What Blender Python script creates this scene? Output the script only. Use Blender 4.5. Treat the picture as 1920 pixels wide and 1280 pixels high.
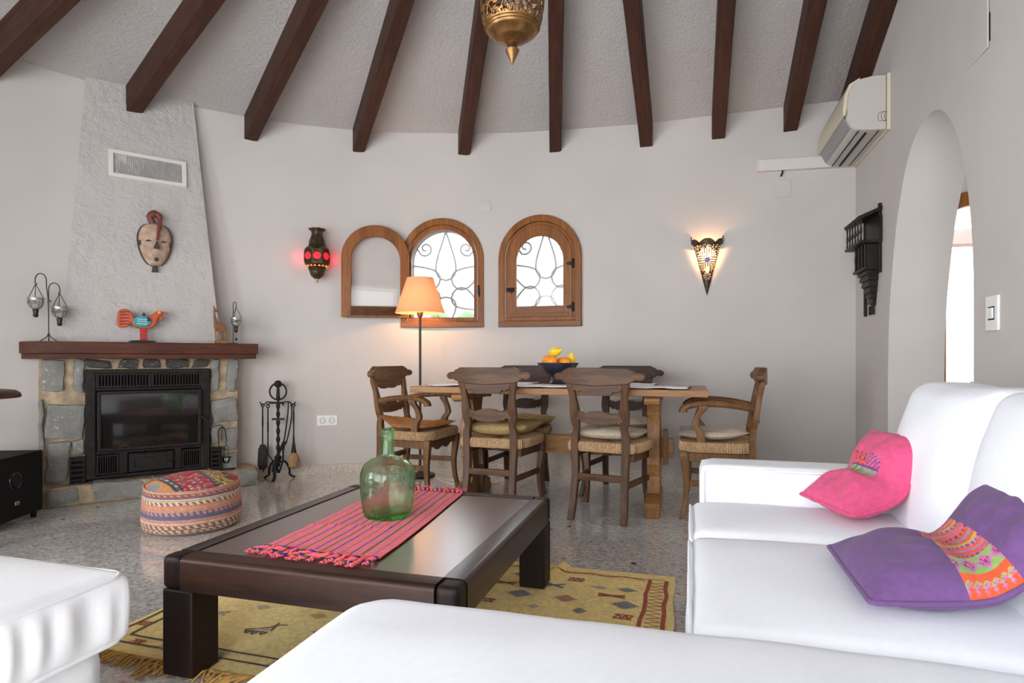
import bpy, bmesh, math, random
from math import sin, cos, pi, radians, atan2, sqrt, hypot
from mathutils import Vector, Matrix, noise
random.seed(7)
for o in list(bpy.data.objects): bpy.data.objects.remove(o)
scene = bpy.context.scene
COL = scene.collection

# ------------------------------------------------------------------ camera, world, lights, exposure
# world axes: x runs along the straight back wall, y along the right-hand wall, z up; metres
YAW = radians(16.2)
cam_data = bpy.data.cameras.new('camera')
cam_data.sensor_width = 36.0
cam_data.lens = 36.0 * 1140 / 1920
cam_data.shift_y = 32 / 1920
cam_data.clip_start = 0.02
camera = bpy.data.objects.new('camera', cam_data)
camera.location = (0, 0, 0.97)
camera.rotation_euler = (pi / 2, 0, YAW)
COL.objects.link(camera)
scene.camera = camera

vs = scene.view_settings
vs.view_transform = 'Standard'; vs.look = 'None'; vs.gamma = 1.0; vs.use_curve_mapping = False
vs.exposure = 0.2
scene.cycles.max_bounces = 10
scene.cycles.diffuse_bounces = 6
scene.cycles.transparent_max_bounces = 16
scene.cycles.use_denoising = True
scene.cycles.sample_clamp_indirect = 6.0

world = bpy.data.worlds.new('overcast_sky'); scene.world = world
world.use_nodes = True
bgn = world.node_tree.nodes['Background']
bgn.inputs['Color'].default_value = (0.90, 0.95, 1.0, 1); bgn.inputs['Strength'].default_value = 5.5

def area(name, loc, direction, sx, sy, watts, col):
    l = bpy.data.lights.new(name, 'AREA'); l.shape = 'RECTANGLE'; l.size = sx; l.size_y = sy
    l.energy = watts; l.color = col
    o = bpy.data.objects.new(name, l); COL.objects.link(o)
    o.location = loc; o.rotation_euler = Vector(direction).to_track_quat('-Z', 'Y').to_euler()
    return o
# daylight through the tall glazed openings of the wall behind the camera
area('daylight_rear_left', (-2.05, -1.9, 1.25), (0.12, 1, 0.02), 1.5, 2.1, 48, (0.98, 0.98, 1.0))
area('daylight_rear_middle', (-0.2, -1.9, 1.25), (0.0, 1, 0.02), 1.5, 2.1, 48, (0.98, 0.98, 1.0))
area('daylight_rear_door', (-4.02, -.62, 1.2), (.75, .8, .0), 1.3, 2.1, 60, (0.92, 0.96, 1.0))
# daylight entering the side porch beyond the arch
area('daylight_side_window', (5.6, 3.0, 1.5), (-1, 0.0, -0.05), 2.0, 1.2, 48, (0.97, 0.98, 1.0))

# ------------------------------------------------------------------ node helpers
def nmat(name):
    m = bpy.data.materials.new(name); m.use_nodes = True
    nt = m.node_tree; b = nt.nodes['Principled BSDF']
    return m, nt, b
def nd(nt, typ, **kw):
    n = nt.nodes.new(typ)
    for k, v in kw.items():
        if k in n.inputs.keys(): n.inputs[k].default_value = v
        else: setattr(n, k, v)
    return n
def coords(nt, scale=(1, 1, 1), rot=(0, 0, 0), gen='Object'):
    t = nd(nt, 'ShaderNodeTexCoord'); mp = nd(nt, 'ShaderNodeMapping')
    mp.inputs['Scale'].default_value = scale; mp.inputs['Rotation'].default_value = rot
    nt.links.new(t.outputs[gen], mp.inputs['Vector']); return mp.outputs['Vector']
def ramp(nt, fac, stops):
    r = nd(nt, 'ShaderNodeValToRGB'); e = r.color_ramp.elements
    while len(e) > 1: e.remove(e[0])
    e[0].position, e[0].color = stops[0][0], (*stops[0][1], 1)
    for p, c in stops[1:]:
        x = e.new(p); x.color = (*c, 1)
    nt.links.new(fac, r.inputs['Fac']); return r.outputs['Color']
def bump(nt, b, h, strength, dist, prev=None):
    n = nd(nt, 'ShaderNodeBump'); n.inputs['Strength'].default_value = strength; n.inputs['Distance'].default_value = dist
    nt.links.new(h, n.inputs['Height'])
    if prev: nt.links.new(prev, n.inputs['Normal'])
    nt.links.new(n.outputs['Normal'], b.inputs['Normal']); return n.outputs['Normal']
def mul(c, k): return tuple(min(1, max(0, x * k)) for x in c)
def pbr(name, col, rough=0.5, metal=0.0, nscale=0, namt=0.0, bscale=0, bstr=0.0, bdist=0.002, coat=0.0, spec=0.5, sheen=0.0):
    m, nt, b = nmat(name)
    b.inputs['Base Color'].default_value = (*col, 1); b.inputs['Roughness'].default_value = rough
    b.inputs['Metallic'].default_value = metal; b.inputs['Coat Weight'].default_value = coat
    b.inputs['Specular IOR Level'].default_value = spec; b.inputs['Sheen Weight'].default_value = sheen
    if nscale:
        n = nd(nt, 'ShaderNodeTexNoise', Scale=nscale, Detail=4.0)
        nt.links.new(coords(nt), n.inputs['Vector'])
        c = ramp(nt, n.outputs['Fac'], [(0.3, mul(col, 1 - namt)), (0.7, mul(col, 1 + namt))])
        nt.links.new(c, b.inputs['Base Color'])
    if bscale:
        n2 = nd(nt, 'ShaderNodeTexNoise', Scale=bscale, Detail=6.0)
        nt.links.new(coords(nt), n2.inputs['Vector'])
        bump(nt, b, n2.outputs['Fac'], bstr, bdist)
    return m
def wood(name, dark, light, axis='X', rough=0.45, scale=9.0, coat=0.0, stretch=0.09):
    m, nt, b = nmat(name)
    s = {'X': (stretch, 1, 1), 'Y': (1, stretch, 1), 'Z': (1, 1, stretch)}[axis]
    v = coords(nt, s)
    n = nd(nt, 'ShaderNodeTexNoise', Scale=scale * 3, Detail=6.0, Roughness=0.65, Distortion=0.6)
    nt.links.new(v, n.inputs['Vector'])
    n2 = nd(nt, 'ShaderNodeTexNoise', Scale=scale * 14, Detail=3.0); nt.links.new(v, n2.inputs['Vector'])
    mid = tuple((a + c) / 2 for a, c in zip(dark, light))
    c = ramp(nt, n.outputs['Fac'], [(0.28, dark), (0.5, mid), (0.72, light)])
    mx = nd(nt, 'ShaderNodeMix', data_type='RGBA', blend_type='MULTIPLY'); mx.inputs['Factor'].default_value = 0.5
    nt.links.new(c, mx.inputs[6]); nt.links.new(ramp(nt, n2.outputs['Fac'], [(0.35, (0.55,) * 3), (0.55, (1, 1, 1))]), mx.inputs[7])
    nt.links.new(mx.outputs[2], b.inputs['Base Color'])
    b.inputs['Roughness'].default_value = rough; b.inputs['Coat Weight'].default_value = coat; b.inputs['Coat Roughness'].default_value = 0.22; b.inputs['Specular IOR Level'].default_value = 0.22
    bump(nt, b, n2.outputs['Fac'], 0.25, 0.001)
    return m
def cloth(name, col, scale=500, amt=0.12, rough=0.9, bstr=0.25, fold=0.0, sheen=0.1):
    m, nt, b = nmat(name); v = coords(nt)
    w1 = nd(nt, 'ShaderNodeTexWave', Scale=scale, Distortion=1.5, Detail=1.0); w1.bands_direction = 'X'
    w2 = nd(nt, 'ShaderNodeTexWave', Scale=scale, Distortion=1.5, Detail=1.0); w2.bands_direction = 'DIAGONAL'
    n = nd(nt, 'ShaderNodeTexNoise', Scale=60.0, Detail=5.0)
    for k in (w1, w2, n): nt.links.new(v, k.inputs['Vector'])
    a = nd(nt, 'ShaderNodeMath', operation='ADD'); nt.links.new(w1.outputs['Fac'], a.inputs[0]); nt.links.new(w2.outputs['Fac'], a.inputs[1])
    c = ramp(nt, n.outputs['Fac'], [(0.3, mul(col, 1 - amt)), (0.7, mul(col, 1 + amt))])
    nt.links.new(c, b.inputs['Base Color']); b.inputs['Roughness'].default_value = rough
    b.inputs['Specular IOR Level'].default_value = 0.2; b.inputs['Sheen Weight'].default_value = sheen
    bump(nt, b, a.outputs[0], bstr, 0.0006)
    return m
def emit(name, col, strength):
    m, nt, b = nmat(name); b.inputs['Base Color'].default_value = (*col, 1)
    b.inputs['Emission Color'].default_value = (*col, 1); b.inputs['Emission Strength'].default_value = strength
    return m
def thin_glass(name, tint=(1, 1, 1), refl=1.0, rough=0.0):
    m = bpy.data.materials.new(name); m.use_nodes = True; nt = m.node_tree; nt.nodes.clear()
    out = nd(nt, 'ShaderNodeOutputMaterial'); tr = nd(nt, 'ShaderNodeBsdfTransparent'); tr.inputs['Color'].default_value = (*tint, 1)
    gl = nd(nt, 'ShaderNodeBsdfGlossy', Roughness=rough); fr = nd(nt, 'ShaderNodeFresnel', IOR=1.45)
    k = nd(nt, 'ShaderNodeMath', operation='MULTIPLY'); k.inputs[1].default_value = refl
    nt.links.new(fr.outputs[0], k.inputs[0])
    mx = nd(nt, 'ShaderNodeMixShader'); nt.links.new(k.outputs[0], mx.inputs[0]); nt.links.new(tr.outputs[0], mx.inputs[1]); nt.links.new(gl.outputs[0], mx.inputs[2])
    nt.links.new(mx.outputs[0], out.inputs[0]); return m

M = {}
def plaster(name, col, coarse, strength, dist):
    m, nt, b = nmat(name); v = coords(nt)
    n = nd(nt, 'ShaderNodeTexNoise', Scale=1.6, Detail=3.0); nt.links.new(v, n.inputs['Vector'])
    nt.links.new(ramp(nt, n.outputs['Fac'], [(0.35, mul(col, 0.965)), (0.65, mul(col, 1.02))]), b.inputs['Base Color'])
    b.inputs['Roughness'].default_value = 0.9; b.inputs['Specular IOR Level'].default_value = 0.25
    h = nd(nt, 'ShaderNodeTexNoise', Scale=coarse, Detail=8.0, Roughness=0.7); nt.links.new(v, h.inputs['Vector'])
    bump(nt, b, h.outputs['Fac'], strength, dist)
    return m
M['wall'] = plaster('white_wall_plaster', (0.545, 0.51, 0.482), 14, 0.25, 0.006)
M['stucco'] = plaster('rough_white_stucco', (0.60, 0.565, 0.54), 42, 0.95, 0.018)
M['ceiling'] = plaster('rough_ceiling_plaster', (0.62, 0.585, 0.565), 40, 1.0, 0.024)
def terrazzo():
    m, nt, b = nmat('terrazzo'); v = coords(nt)
    v1 = nd(nt, 'ShaderNodeTexVoronoi', Scale=78.0); v2 = nd(nt, 'ShaderNodeTexVoronoi', Scale=24.0)
    for k in (v1, v2): nt.links.new(v, k.inputs['Vector'])
    s1 = nd(nt, 'ShaderNodeSeparateColor'); nt.links.new(v1.outputs['Color'], s1.inputs[0])
    s2 = nd(nt, 'ShaderNodeSeparateColor'); nt.links.new(v2.outputs['Color'], s2.inputs[0])
    chips = ramp(nt, s1.outputs[0], [(0.0, (0.36, 0.35, 0.335)), (0.3, (0.52, 0.50, 0.475)), (0.6, (0.60, 0.57, 0.53)), (0.85, (0.67, 0.635, 0.585)), (1.0, (0.78, 0.74, 0.69))])
    r2 = ramp(nt, s2.outputs[1], [(0.0, (0.04, 0.035, 0.035)), (0.45, (0.22, 0.10, 0.06)), (0.75, (0.42, 0.30, 0.12)), (1.0, (0.62, 0.60, 0.56))])
    t = nd(nt, 'ShaderNodeMath', operation='GREATER_THAN'); t.inputs[1].default_value = 0.982; nt.links.new(s2.outputs[0], t.inputs[0])
    d = nd(nt, 'ShaderNodeMath', operation='LESS_THAN'); d.inputs[1].default_value = 0.36; nt.links.new(v2.outputs['Distance'], d.inputs[0])
    k = nd(nt, 'ShaderNodeMath', operation='MULTIPLY'); nt.links.new(t.outputs[0], k.inputs[0]); nt.links.new(d.outputs[0], k.inputs[1])
    mx = nd(nt, 'ShaderNodeMix', data_type='RGBA'); nt.links.new(k.outputs[0], mx.inputs['Factor']); nt.links.new(chips, mx.inputs[6]); nt.links.new(r2, mx.inputs[7])
    # faint joints of the 40 cm slabs
    br = nd(nt, 'ShaderNodeTexBrick', Scale=1.0); br.offset = 0.0
    br.inputs['Brick Width'].default_value = 0.4; br.inputs['Row Height'].default_value = 0.4; br.inputs['Mortar Size'].default_value = 0.0016
    br.inputs['Color1'].default_value = (1, 1, 1, 1); br.inputs['Color2'].default_value = (0.93, 0.93, 0.93, 1); br.inputs['Mortar'].default_value = (0.7, 0.68, 0.66, 1)
    nt.links.new(v, br.inputs['Vector'])
    m2 = nd(nt, 'ShaderNodeMix', data_type='RGBA', blend_type='MULTIPLY'); m2.inputs['Factor'].default_value = 0.9
    nt.links.new(mx.outputs[2], m2.inputs[6]); nt.links.new(br.outputs['Color'], m2.inputs[7])
    nt.links.new(m2.outputs[2], b.inputs['Base Color'])
    n = nd(nt, 'ShaderNodeTexNoise', Scale=2.5, Detail=3.0); nt.links.new(v, n.inputs['Vector'])
    rr = nd(nt, 'ShaderNodeMapRange'); rr.inputs['To Min'].default_value = 0.07; rr.inputs['To Max'].default_value = 0.17
    nt.links.new(n.outputs['Fac'], rr.inputs['Value']); nt.links.new(rr.outputs[0], b.inputs['Roughness'])
    b.inputs['Specular IOR Level'].default_value = 0.9; b.inputs['Coat Weight'].default_value = 0.45; b.inputs['Coat Roughness'].default_value = 0.05
    return m
M['terrazzo'] = terrazzo()
M['skirting'] = pbr('terrazzo_skirting', (0.50, 0.45, 0.38), 0.4, nscale=70, namt=0.3)
M['beam'] = wood('dark_stained_beam', (0.030, 0.012, 0.008), (0.080, 0.032, 0.020), 'Y', 0.6, 6)
M['mantel'] = wood('red_brown_mantel_wood', (0.042, 0.013, 0.008), (0.12, 0.040, 0.022), 'X', 0.4, 7)
M['oak'] = wood('honey_brown_table_wood', (0.19, 0.085, 0.028), (0.38, 0.19, 0.070), 'X', 0.35, 6)
M['oak_v'] = wood('honey_brown_trestle_wood', (0.18, 0.082, 0.026), (0.34, 0.165, 0.060), 'Z', 0.4, 6)
M['walnut'] = wood('worn_brown_chair_wood', (0.048, 0.022, 0.011), (0.145, 0.070, 0.034), 'Z', 0.42, 8)
M['walnut_x'] = wood('worn_brown_chair_rail', (0.048, 0.022, 0.011), (0.15, 0.073, 0.036), 'X', 0.42, 8)
M['walnut_dx'] = wood('darker_brown_chair_rail', (0.026, 0.011, 0.007), (0.075, 0.034, 0.020), 'X', 0.42, 8)
M['walnut_lx'] = wood('lighter_brown_chair_rail', (0.075, 0.033, 0.013), (0.22, 0.108, 0.044), 'X', 0.42, 8)
M['walnut_d'] = wood('darker_brown_chair_wood', (0.026, 0.011, 0.007), (0.075, 0.034, 0.020), 'Z', 0.42, 8)
M['walnut_l'] = wood('lighter_brown_chair_wood', (0.075, 0.033, 0.013), (0.22, 0.108, 0.044), 'Z', 0.42, 8)
M['wenge'] = wood('almost_black_brown_wood', (0.010, 0.005, 0.004), (0.055, 0.021, 0.011), 'X', 0.45, 7, coat=0.05)
M['wenge_y'] = wood('almost_black_brown_wood_side', (0.010, 0.005, 0.004), (0.055, 0.024, 0.014), 'Y', 0.34, 7, coat=0.3)
M['wenge_z'] = wood('almost_black_brown_wood_leg', (0.008, 0.005, 0.004), (0.022, 0.010, 0.007), 'Z', 0.5, 6, coat=0.0)
M['leather_top'] = pbr('dark_brown_table_top', (0.070, 0.032, 0.025), 0.30, nscale=5, namt=0.15, bscale=80, bstr=0.05, coat=1.0); M['leather_top'].node_tree.nodes['Principled BSDF'].inputs['Coat Roughness'].default_value = 0.27
M['pine'] = wood('orange_brown_window_wood', (0.14, 0.044, 0.008), (0.31, 0.112, 0.024), 'Z', 0.4, 6)
M['pine_x'] = wood('orange_brown_window_wood_rail', (0.13, 0.044, 0.010), (0.29, 0.112, 0.030), 'X', 0.4, 6)
M['iron'] = pbr('black_wrought_iron', (0.012, 0.012, 0.013), 0.55, 0.0, spec=0.25, bscale=120, bstr=0.3)
M['cast'] = pbr('black_cast_iron', (0.014, 0.011, 0.010), 0.55, 0.0, spec=0.22, nscale=30, namt=0.4, bscale=200, bstr=0.2)
M['black'] = pbr('matt_black', (0.007, 0.007, 0.008), 0.65, spec=0.2)
M['deep'] = pbr('black_hollow', (0.004, 0.004, 0.004), 0.9)
M['grille_iron'] = pbr('glare_paled_iron', (0.46, 0.49, 0.53), 0.6)  # iron bars paled in colour to carry the bloom of the bright windows
M['fire_glass'] = pbr('smoked_stove_glass', (0.012, 0.010, 0.010), 0.05, spec=0.6, coat=0.3)
def stone_mat(name, a, c):
    m, nt, b = nmat(name); v = coords(nt)
    n = nd(nt, 'ShaderNodeTexNoise', Scale=9.0, Detail=8.0, Roughness=0.7); nt.links.new(v, n.inputs['Vector'])
    w = nd(nt, 'ShaderNodeTexNoise', Scale=38.0, Detail=6.0, Distortion=1.2); nt.links.new(v, w.inputs['Vector'])
    base = ramp(nt, n.outputs['Fac'], [(0.3, a), (0.7, c)])
    mx = nd(nt, 'ShaderNodeMix', data_type='RGBA'); nt.links.new(base, mx.inputs[6]); mx.inputs[7].default_value = (0.52, 0.50, 0.46, 1)
    f = ramp(nt, w.outputs['Fac'], [(0.62, (0, 0, 0)), (0.72, (0.8, 0.8, 0.8))]); nt.links.new(f, mx.inputs['Factor'])
    nt.links.new(mx.outputs[2], b.inputs['Base Color']); b.inputs['Roughness'].default_value = 0.75
    bump(nt, b, n.outputs['Fac'], 0.7, 0.015); return m
M['stone'] = stone_mat('grey_stone', (0.145, 0.145, 0.13), (0.28, 0.275, 0.25))
M['stone_dark'] = stone_mat('dark_stone', (0.020, 0.018, 0.016), (0.075, 0.065, 0.055))  # darker stone, for the row between stove and mantel
M['stone_warm'] = stone_mat('warm_grey_stone', (0.20, 0.175, 0.145), (0.34, 0.31, 0.27))
M['mortar'] = pbr('sandy_mortar', (0.38, 0.29, 0.19), 0.9, nscale=14, namt=0.35, bscale=60, bstr=0.9, bdist=0.012)
M['sofa'] = cloth('white_sofa_cotton', (0.855, 0.875, 0.925), 420, 0.015, 0.9, 0.18)
M['cream_cotton'] = cloth('white_footstool_cotton', (0.85, 0.85, 0.86), 420, 0.015, 0.9, 0.18)
M['glass'] = thin_glass('clear_window_glass', refl=0.45)
M['white_plastic'] = pbr('white_plastic', (0.78, 0.78, 0.75), 0.4)
M['cream_plastic'] = pbr('cream_plastic', (0.62, 0.555, 0.42), 0.45)
M['grey_plastic'] = pbr('light_grey_plastic', (0.50, 0.47, 0.43), 0.5)
M['painted'] = pbr('painted_plastic', (0.64, 0.605, 0.575), 0.6)
M['brass'] = pbr('aged_brass', (0.24, 0.125, 0.045), 0.38, 0.85, nscale=22, namt=0.45, bscale=70, bstr=0.25)
M['dark_brass'] = pbr('dark_patinated_metal', (0.075, 0.050, 0.028), 0.45, 0.7, nscale=40, namt=0.6)
M['chrome'] = pbr('silver_metal', (0.55, 0.54, 0.52), 0.25, 1.0)

# ------------------------------------------------------------------ geometry helpers
class B:
    def __init__(s): s.v = []; s.f = []; s.m = []; s.cur = 0
    def add(s, vs, fs, mi=None):
        o = len(s.v); s.v += [tuple(p) for p in vs]
        for q in fs:
            s.f.append(tuple(i + o for i in q)); s.m.append(s.cur if mi is None else mi)
        return s
    def box(s, x0, x1, y0, y1, z0, z1):
        return s.add([(x, y, z) for z in (z0, z1) for y in (y0, y1) for x in (x0, x1)],
                     [(0, 2, 3, 1), (4, 5, 7, 6), (0, 1, 5, 4), (2, 6, 7, 3), (0, 4, 6, 2), (1, 3, 7, 5)])
    def loft(s, rings, caps=True, closed=True, loop=False):
        n = len(rings[0]); fs = []; R = len(rings)
        for i in range(R if loop else R - 1):
            for j in range(n if closed else n - 1):
                a = i * n + j; b = i * n + (j + 1) % n; i2 = (i + 1) % R
                fs.append((a, b, i2 * n + (j + 1) % n, i2 * n + j))
        if caps and not loop:
            fs.append(tuple(range(n))[::-1]); fs.append(tuple((R - 1) * n + j for j in range(n)))
        return s.add([p for r in rings for p in r], fs)
    def tube(s, path, r, seg=8, closed=False):
        P = [Vector(p) for p in path]; n = len(P); rings = []
        rr = r if isinstance(r, (list, tuple)) else [r] * n
        up = None
        for i in range(n):
            if closed: t = P[(i + 1) % n] - P[i - 1]
            else: t = P[min(i + 1, n - 1)] - P[max(i - 1, 0)]
            if t.length < 1e-9: t = Vector((0, 0, 1))
            t.normalize()
            if up is None:
                up = Vector((0, 0, 1)) if abs(t.z) < 0.9 else Vector((1, 0, 0))
            a = (up - t * up.dot(t))
            if a.length < 1e-6: a = t.orthogonal()
            a.normalize(); bb = t.cross(a); up = a
            rings.append([P[i] + (a * cos(2 * pi * k / seg) + bb * sin(2 * pi * k / seg)) * rr[i] for k in range(seg)])
        return s.loft(rings, caps=not closed, loop=closed)
    def lathe(s, prof, seg=32, c=(0, 0, 0), a0=0, a1=2 * pi, rfun=None, caps=True):
        full = abs(a1 - a0 - 2 * pi) < 1e-6; n = seg if full else seg + 1
        rings = []
        for r, z in prof:
            ring = []
            for k in range(n):
                a = a0 + (a1 - a0) * k / seg
                q = max(r, 1e-4) * (rfun(a, z) if rfun else 1)
                ring.append((c[0] + q * cos(a), c[1] + q * sin(a), c[2] + z))
            rings.append(ring)
        return s.loft(rings, caps=caps, closed=True)
    def prism(s, poly, h0, h1, fn):
        """poly: 2D outline; fn(u, v, h) -> 3D"""
        n = len(poly)
        vs = [fn(u, v, h0) for u, v in poly] + [fn(u, v, h1) for u, v in poly]
        fs = [tuple(range(n))[::-1], tuple(range(n, 2 * n))] + [(i, (i + 1) % n, n + (i + 1) % n, n + i) for i in range(n)]
        return s.add(vs, fs)
    def grid(s, nu, nv, P, matf=None, keep=None):
        vs = [P(i / nu, j / nv) for j in range(nv + 1) for i in range(nu + 1)]; o = len(s.v); s.v += [tuple(p) for p in vs]
        for j in range(nv):
            for i in range(nu):
                if keep and not keep((i + .5) / nu, (j + .5) / nv): continue
                a = o + j * (nu + 1) + i
                s.f.append((a, a + 1, a + nu + 2, a + nu + 1)); s.m.append(matf((i + .5) / nu, (j + .5) / nv) if matf else s.cur)
        return s
    def slab(s, xs, lo, hi, y0, th, bow=lambda x: 0):
        rings = []
        for x in xs:
            l, h, b = lo(x), hi(x), bow(x)
            rings.append([(x, y0 + b, l), (x, y0 + b, h), (x, y0 + b + th, h), (x, y0 + b + th, l)])
        return s.loft(rings)
    def rbox(s, x0, x1, y0, y1, z0, z1, r, n=(10, 10, 4), fn=None):
        lo = Vector((x0, y0, z0)); hi = Vector((x1, y1, z1)); idx = {}; vs = []; fs = []
        def vert(i, j, k):
            key = (i, j, k)
            if key in idx: return idx[key]
            f = [i / n[0], j / n[1], k / n[2]]
            p = Vector([lo[a] + (hi[a] - lo[a]) * f[a] for a in range(3)])
            q = Vector([min(max(p[a], lo[a] + r), hi[a] - r) for a in range(3)])
            d = p - q
            if d.length > 1e-9: p = q + d.normalized() * min(r, max(abs(d.x), abs(d.y), abs(d.z)))
            if fn: p = fn(p, Vector(f))
            idx[key] = len(vs); vs.append(p); return idx[key]
        for ax in range(3):
            a, b = [q for q in range(3) if q != ax]
            for side in (0, n[ax]):
                for i in range(n[a]):
                    for j in range(n[b]):
                        q = []
                        for di, dj in ((0, 0), (1, 0), (1, 1), (0, 1)):
                            t = [0, 0, 0]; t[ax] = side; t[a] = i + di; t[b] = j + dj; q.append(vert(*t))
                        fs.append(tuple(q))
        return s.add(vs, fs)
    def xform(s, mat):
        s.v = [tuple(mat @ Vector(p)) for p in s.v]; return s

def obj(name, b, mats, parent=None, smooth=40, bevel=0.0, fix=True, loc=None, rot=None, label=None, solid=0.0):
    me = bpy.data.meshes.new(name); me.from_pydata(b.v, [], b.f)
    if not isinstance(mats, (list, tuple)): mats = [mats]
    for m in mats: me.materials.append(m)
    if len(mats) > 1: me.polygons.foreach_set('material_index', b.m)
    if fix:
        bm = bmesh.new(); bm.from_mesh(me); bmesh.ops.recalc_face_normals(bm, faces=bm.faces); bm.to_mesh(me); bm.free()
    if smooth:
        me.shade_smooth(); me.set_sharp_from_angle(angle=radians(smooth))
    me.update()
    o = bpy.data.objects.new(name, me); COL.objects.link(o)
    if parent: o.parent = parent
    if loc: o.location = loc
    if rot: o.rotation_euler = rot
    if solid:
        s = o.modifiers.new('thickness', 'SOLIDIFY'); s.thickness = solid; s.offset = 0
    if bevel:
        w = o.modifiers.new('edge', 'BEVEL'); w.width = bevel; w.segments = 2; w.limit_method = 'ANGLE'; w.angle_limit = radians(40)
    if label: o['label'] = label
    return o
def tag(o, label, cat, group=None, kind=None):
    if label: o['label'] = label
    if cat: o['category'] = cat
    if group: o['group'] = group
    if kind: o['kind'] = kind
    return o
def thing(name, label, cat, loc=(0, 0, 0), rotz=0.0, group=None, kind=None):
    o = bpy.data.objects.new(name, None); COL.objects.link(o); o.empty_display_size = 0.1
    o.location = loc; o.rotation_euler = (0, 0, rotz)
    return tag(o, label, cat, group, kind)
def dup(root, loc, rotz, label=None, group=None):
    def cp(o, parent):
        c = o.copy(); COL.objects.link(c)
        if parent: c.parent = parent
        for ch in o.children: cp(ch, c)
        return c
    r = cp(root, None); r.location = loc; r.rotation_euler = (0, 0, rotz)
    if label: r['label'] = label
    if group: r['group'] = group
    return r
def bake(o):
    """apply an object's modifiers"""
    dg = bpy.context.evaluated_depsgraph_get(); dg.update()
    me = bpy.data.meshes.new_from_object(o.evaluated_get(dg)); o.modifiers.clear(); old = o.data; o.data = me
    bpy.data.meshes.remove(old); return o
def lerp(a, b, t): return tuple(x + (y - x) * t for x, y in zip(a, b))
def bez(p, n=16):
    """Catmull-Rom through the points p"""
    out = []; P = [Vector(q) for q in p]
    for i in range(len(P) - 1):
        a = P[max(i - 1, 0)]; b = P[i]; c = P[i + 1]; d = P[min(i + 2, len(P) - 1)]
        for k in range(n):
            t = k / n
            out.append(0.5 * ((2 * b) + (c - a) * t + (2 * a - 5 * b + 4 * c - d) * t * t + (3 * b - a - 3 * c + d) * t ** 3))
    out.append(P[-1]); return out
def interp(x, pts):
    if x <= pts[0][0]: return pts[0][1]
    for (a, b), (c, d) in zip(pts, pts[1:]):
        if x <= c: return b + (d - b) * (x - a) / (c - a)
    return pts[-1][1]
def linsp(a, b, n): return [a + (b - a) * i / n for i in range(n + 1)]

# ------------------------------------------------------------------ the room shell
XR, YB, R0, CX, CY = 1.18, 5.0, 3.22, -1.2, 1.78          # right wall, back wall, radius and centre of the round end
YF = CY - R0                                             # wall behind the camera
APEX = (-0.43, 2.06, 4.05); RIDGE_Y = 2.06
def arc(a, r=R0): return (CX + r * cos(a), CY + r * sin(a))
def top_z(x): return interp(x, [(-2.0, 2.92), (-0.4, 2.86), (1.2, 2.88)])
def slab_struct(name, b, mat, **k):
    return tag(obj(name, b, mat, **k), None, None, kind='structure')

b = B(); b.box(-5.2, 8.5, -2.2, 11.0, -0.12, 0.0)
floor = slab_struct('floor', b, M['terrazzo'], smooth=0)
floor['label'] = 'polished grey and beige terrazzo floor'

def wall_loft(pts_in, pts_out, z0, z1):
    w = B(); w.loft([[(*i, z0), (*o, z0), (*o, z1), (*i, z1)] for i, o in zip(pts_in, pts_out)]); return w
A_END = radians(205)
ang = [pi / 2 + (A_END - pi / 2) * i / 60 for i in range(61)]
pin = [(XR + 0.3, YB)] + [(x, YB) for x in linsp(XR, CX, 10)] + [arc(a) for a in ang[1:]]
pout = [(XR + 0.3, YB + .3)] + [(x, YB + .3) for x in linsp(XR, CX, 10)] + [arc(a, R0 + .3) for a in ang[1:]]
wall_back = slab_struct('wall_back', wall_loft(pin, pout, 0, 3.0), M['wall'], smooth=30)
ang2 = [A_END + (3 * pi / 2 - A_END) * i / 40 for i in range(41)]
pin = [arc(a) for a in ang2] + [(x, YF) for x in linsp(CX, XR + .3, 8)[1:]]
pout = [arc(a, R0 + .3) for a in ang2] + [(x, YF - .3) for x in linsp(CX, XR + .3, 8)[1:]]
wall_front = slab_struct('wall_front', wall_loft(pin, pout, 0, 3.0), M['wall'], smooth=30)

ARCH = [(4.245, 0.0), (4.245, .878), (4.225, 1.205), (4.174, 1.46), (4.095, 1.735), (4.028, 1.877), (3.938, 2.036), (3.826, 2.144), (3.706, 2.202),
        (3.593, 2.219), (3.488, 2.205), (3.389, 2.156), (3.309, 2.084), (3.238, 1.987), (3.182, 1.872), (3.138, 1.74), (3.101, 1.579),
        (3.080, 1.412), (3.072, 1.227), (3.072, .998), (3.072, 0.0)]
ARCH = [ARCH[0]] + [tuple(p) for p in [q[:2] for q in bez([(y, z, 0) for y, z in ARCH[1:-1]], 3)]] + [ARCH[-1]]
b = B(); b.prism([(YF - .3, 0), (YB + .3, 0), (YB + .3, 2.83), (RIDGE_Y, 4.16), (YF - .3, 2.75)], XR, XR + .3, lambda u, v, h: (h, u, v))
wall_right = slab_struct('wall_right', b, M['wall'], smooth=30)

def cut(o, cutter):
    c = obj('cutter', cutter, M['wall'], smooth=0)
    md = o.modifiers.new('cut', 'BOOLEAN'); md.operation = 'DIFFERENCE'; md.solver = 'EXACT'; md.object = c
    bake(o); me = c.data; bpy.data.objects.remove(c); bpy.data.meshes.remove(me)
c = B(); c.prism([(y, z - (0.2 if z == 0 else 0)) for y, z in ARCH], XR - .3, XR + .6, lambda u, v, h: (h, u, v)); cut(wall_right, c)
for x0, x1 in ((-2.8, -1.3), (-0.95, 0.55)):
    c = B(); c.box(x0, x1, YF - .6, YF + .4, -0.2, 2.35); cut(wall_front, c)
c = B(); c.box(-.70, .70, -.6, .6, -.2, 2.3); c.xform(Matrix.Translation((*arc(radians(223)), 0)) @ Matrix.Rotation(radians(223 - 270), 4, 'Z')); cut(wall_front, c)

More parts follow.
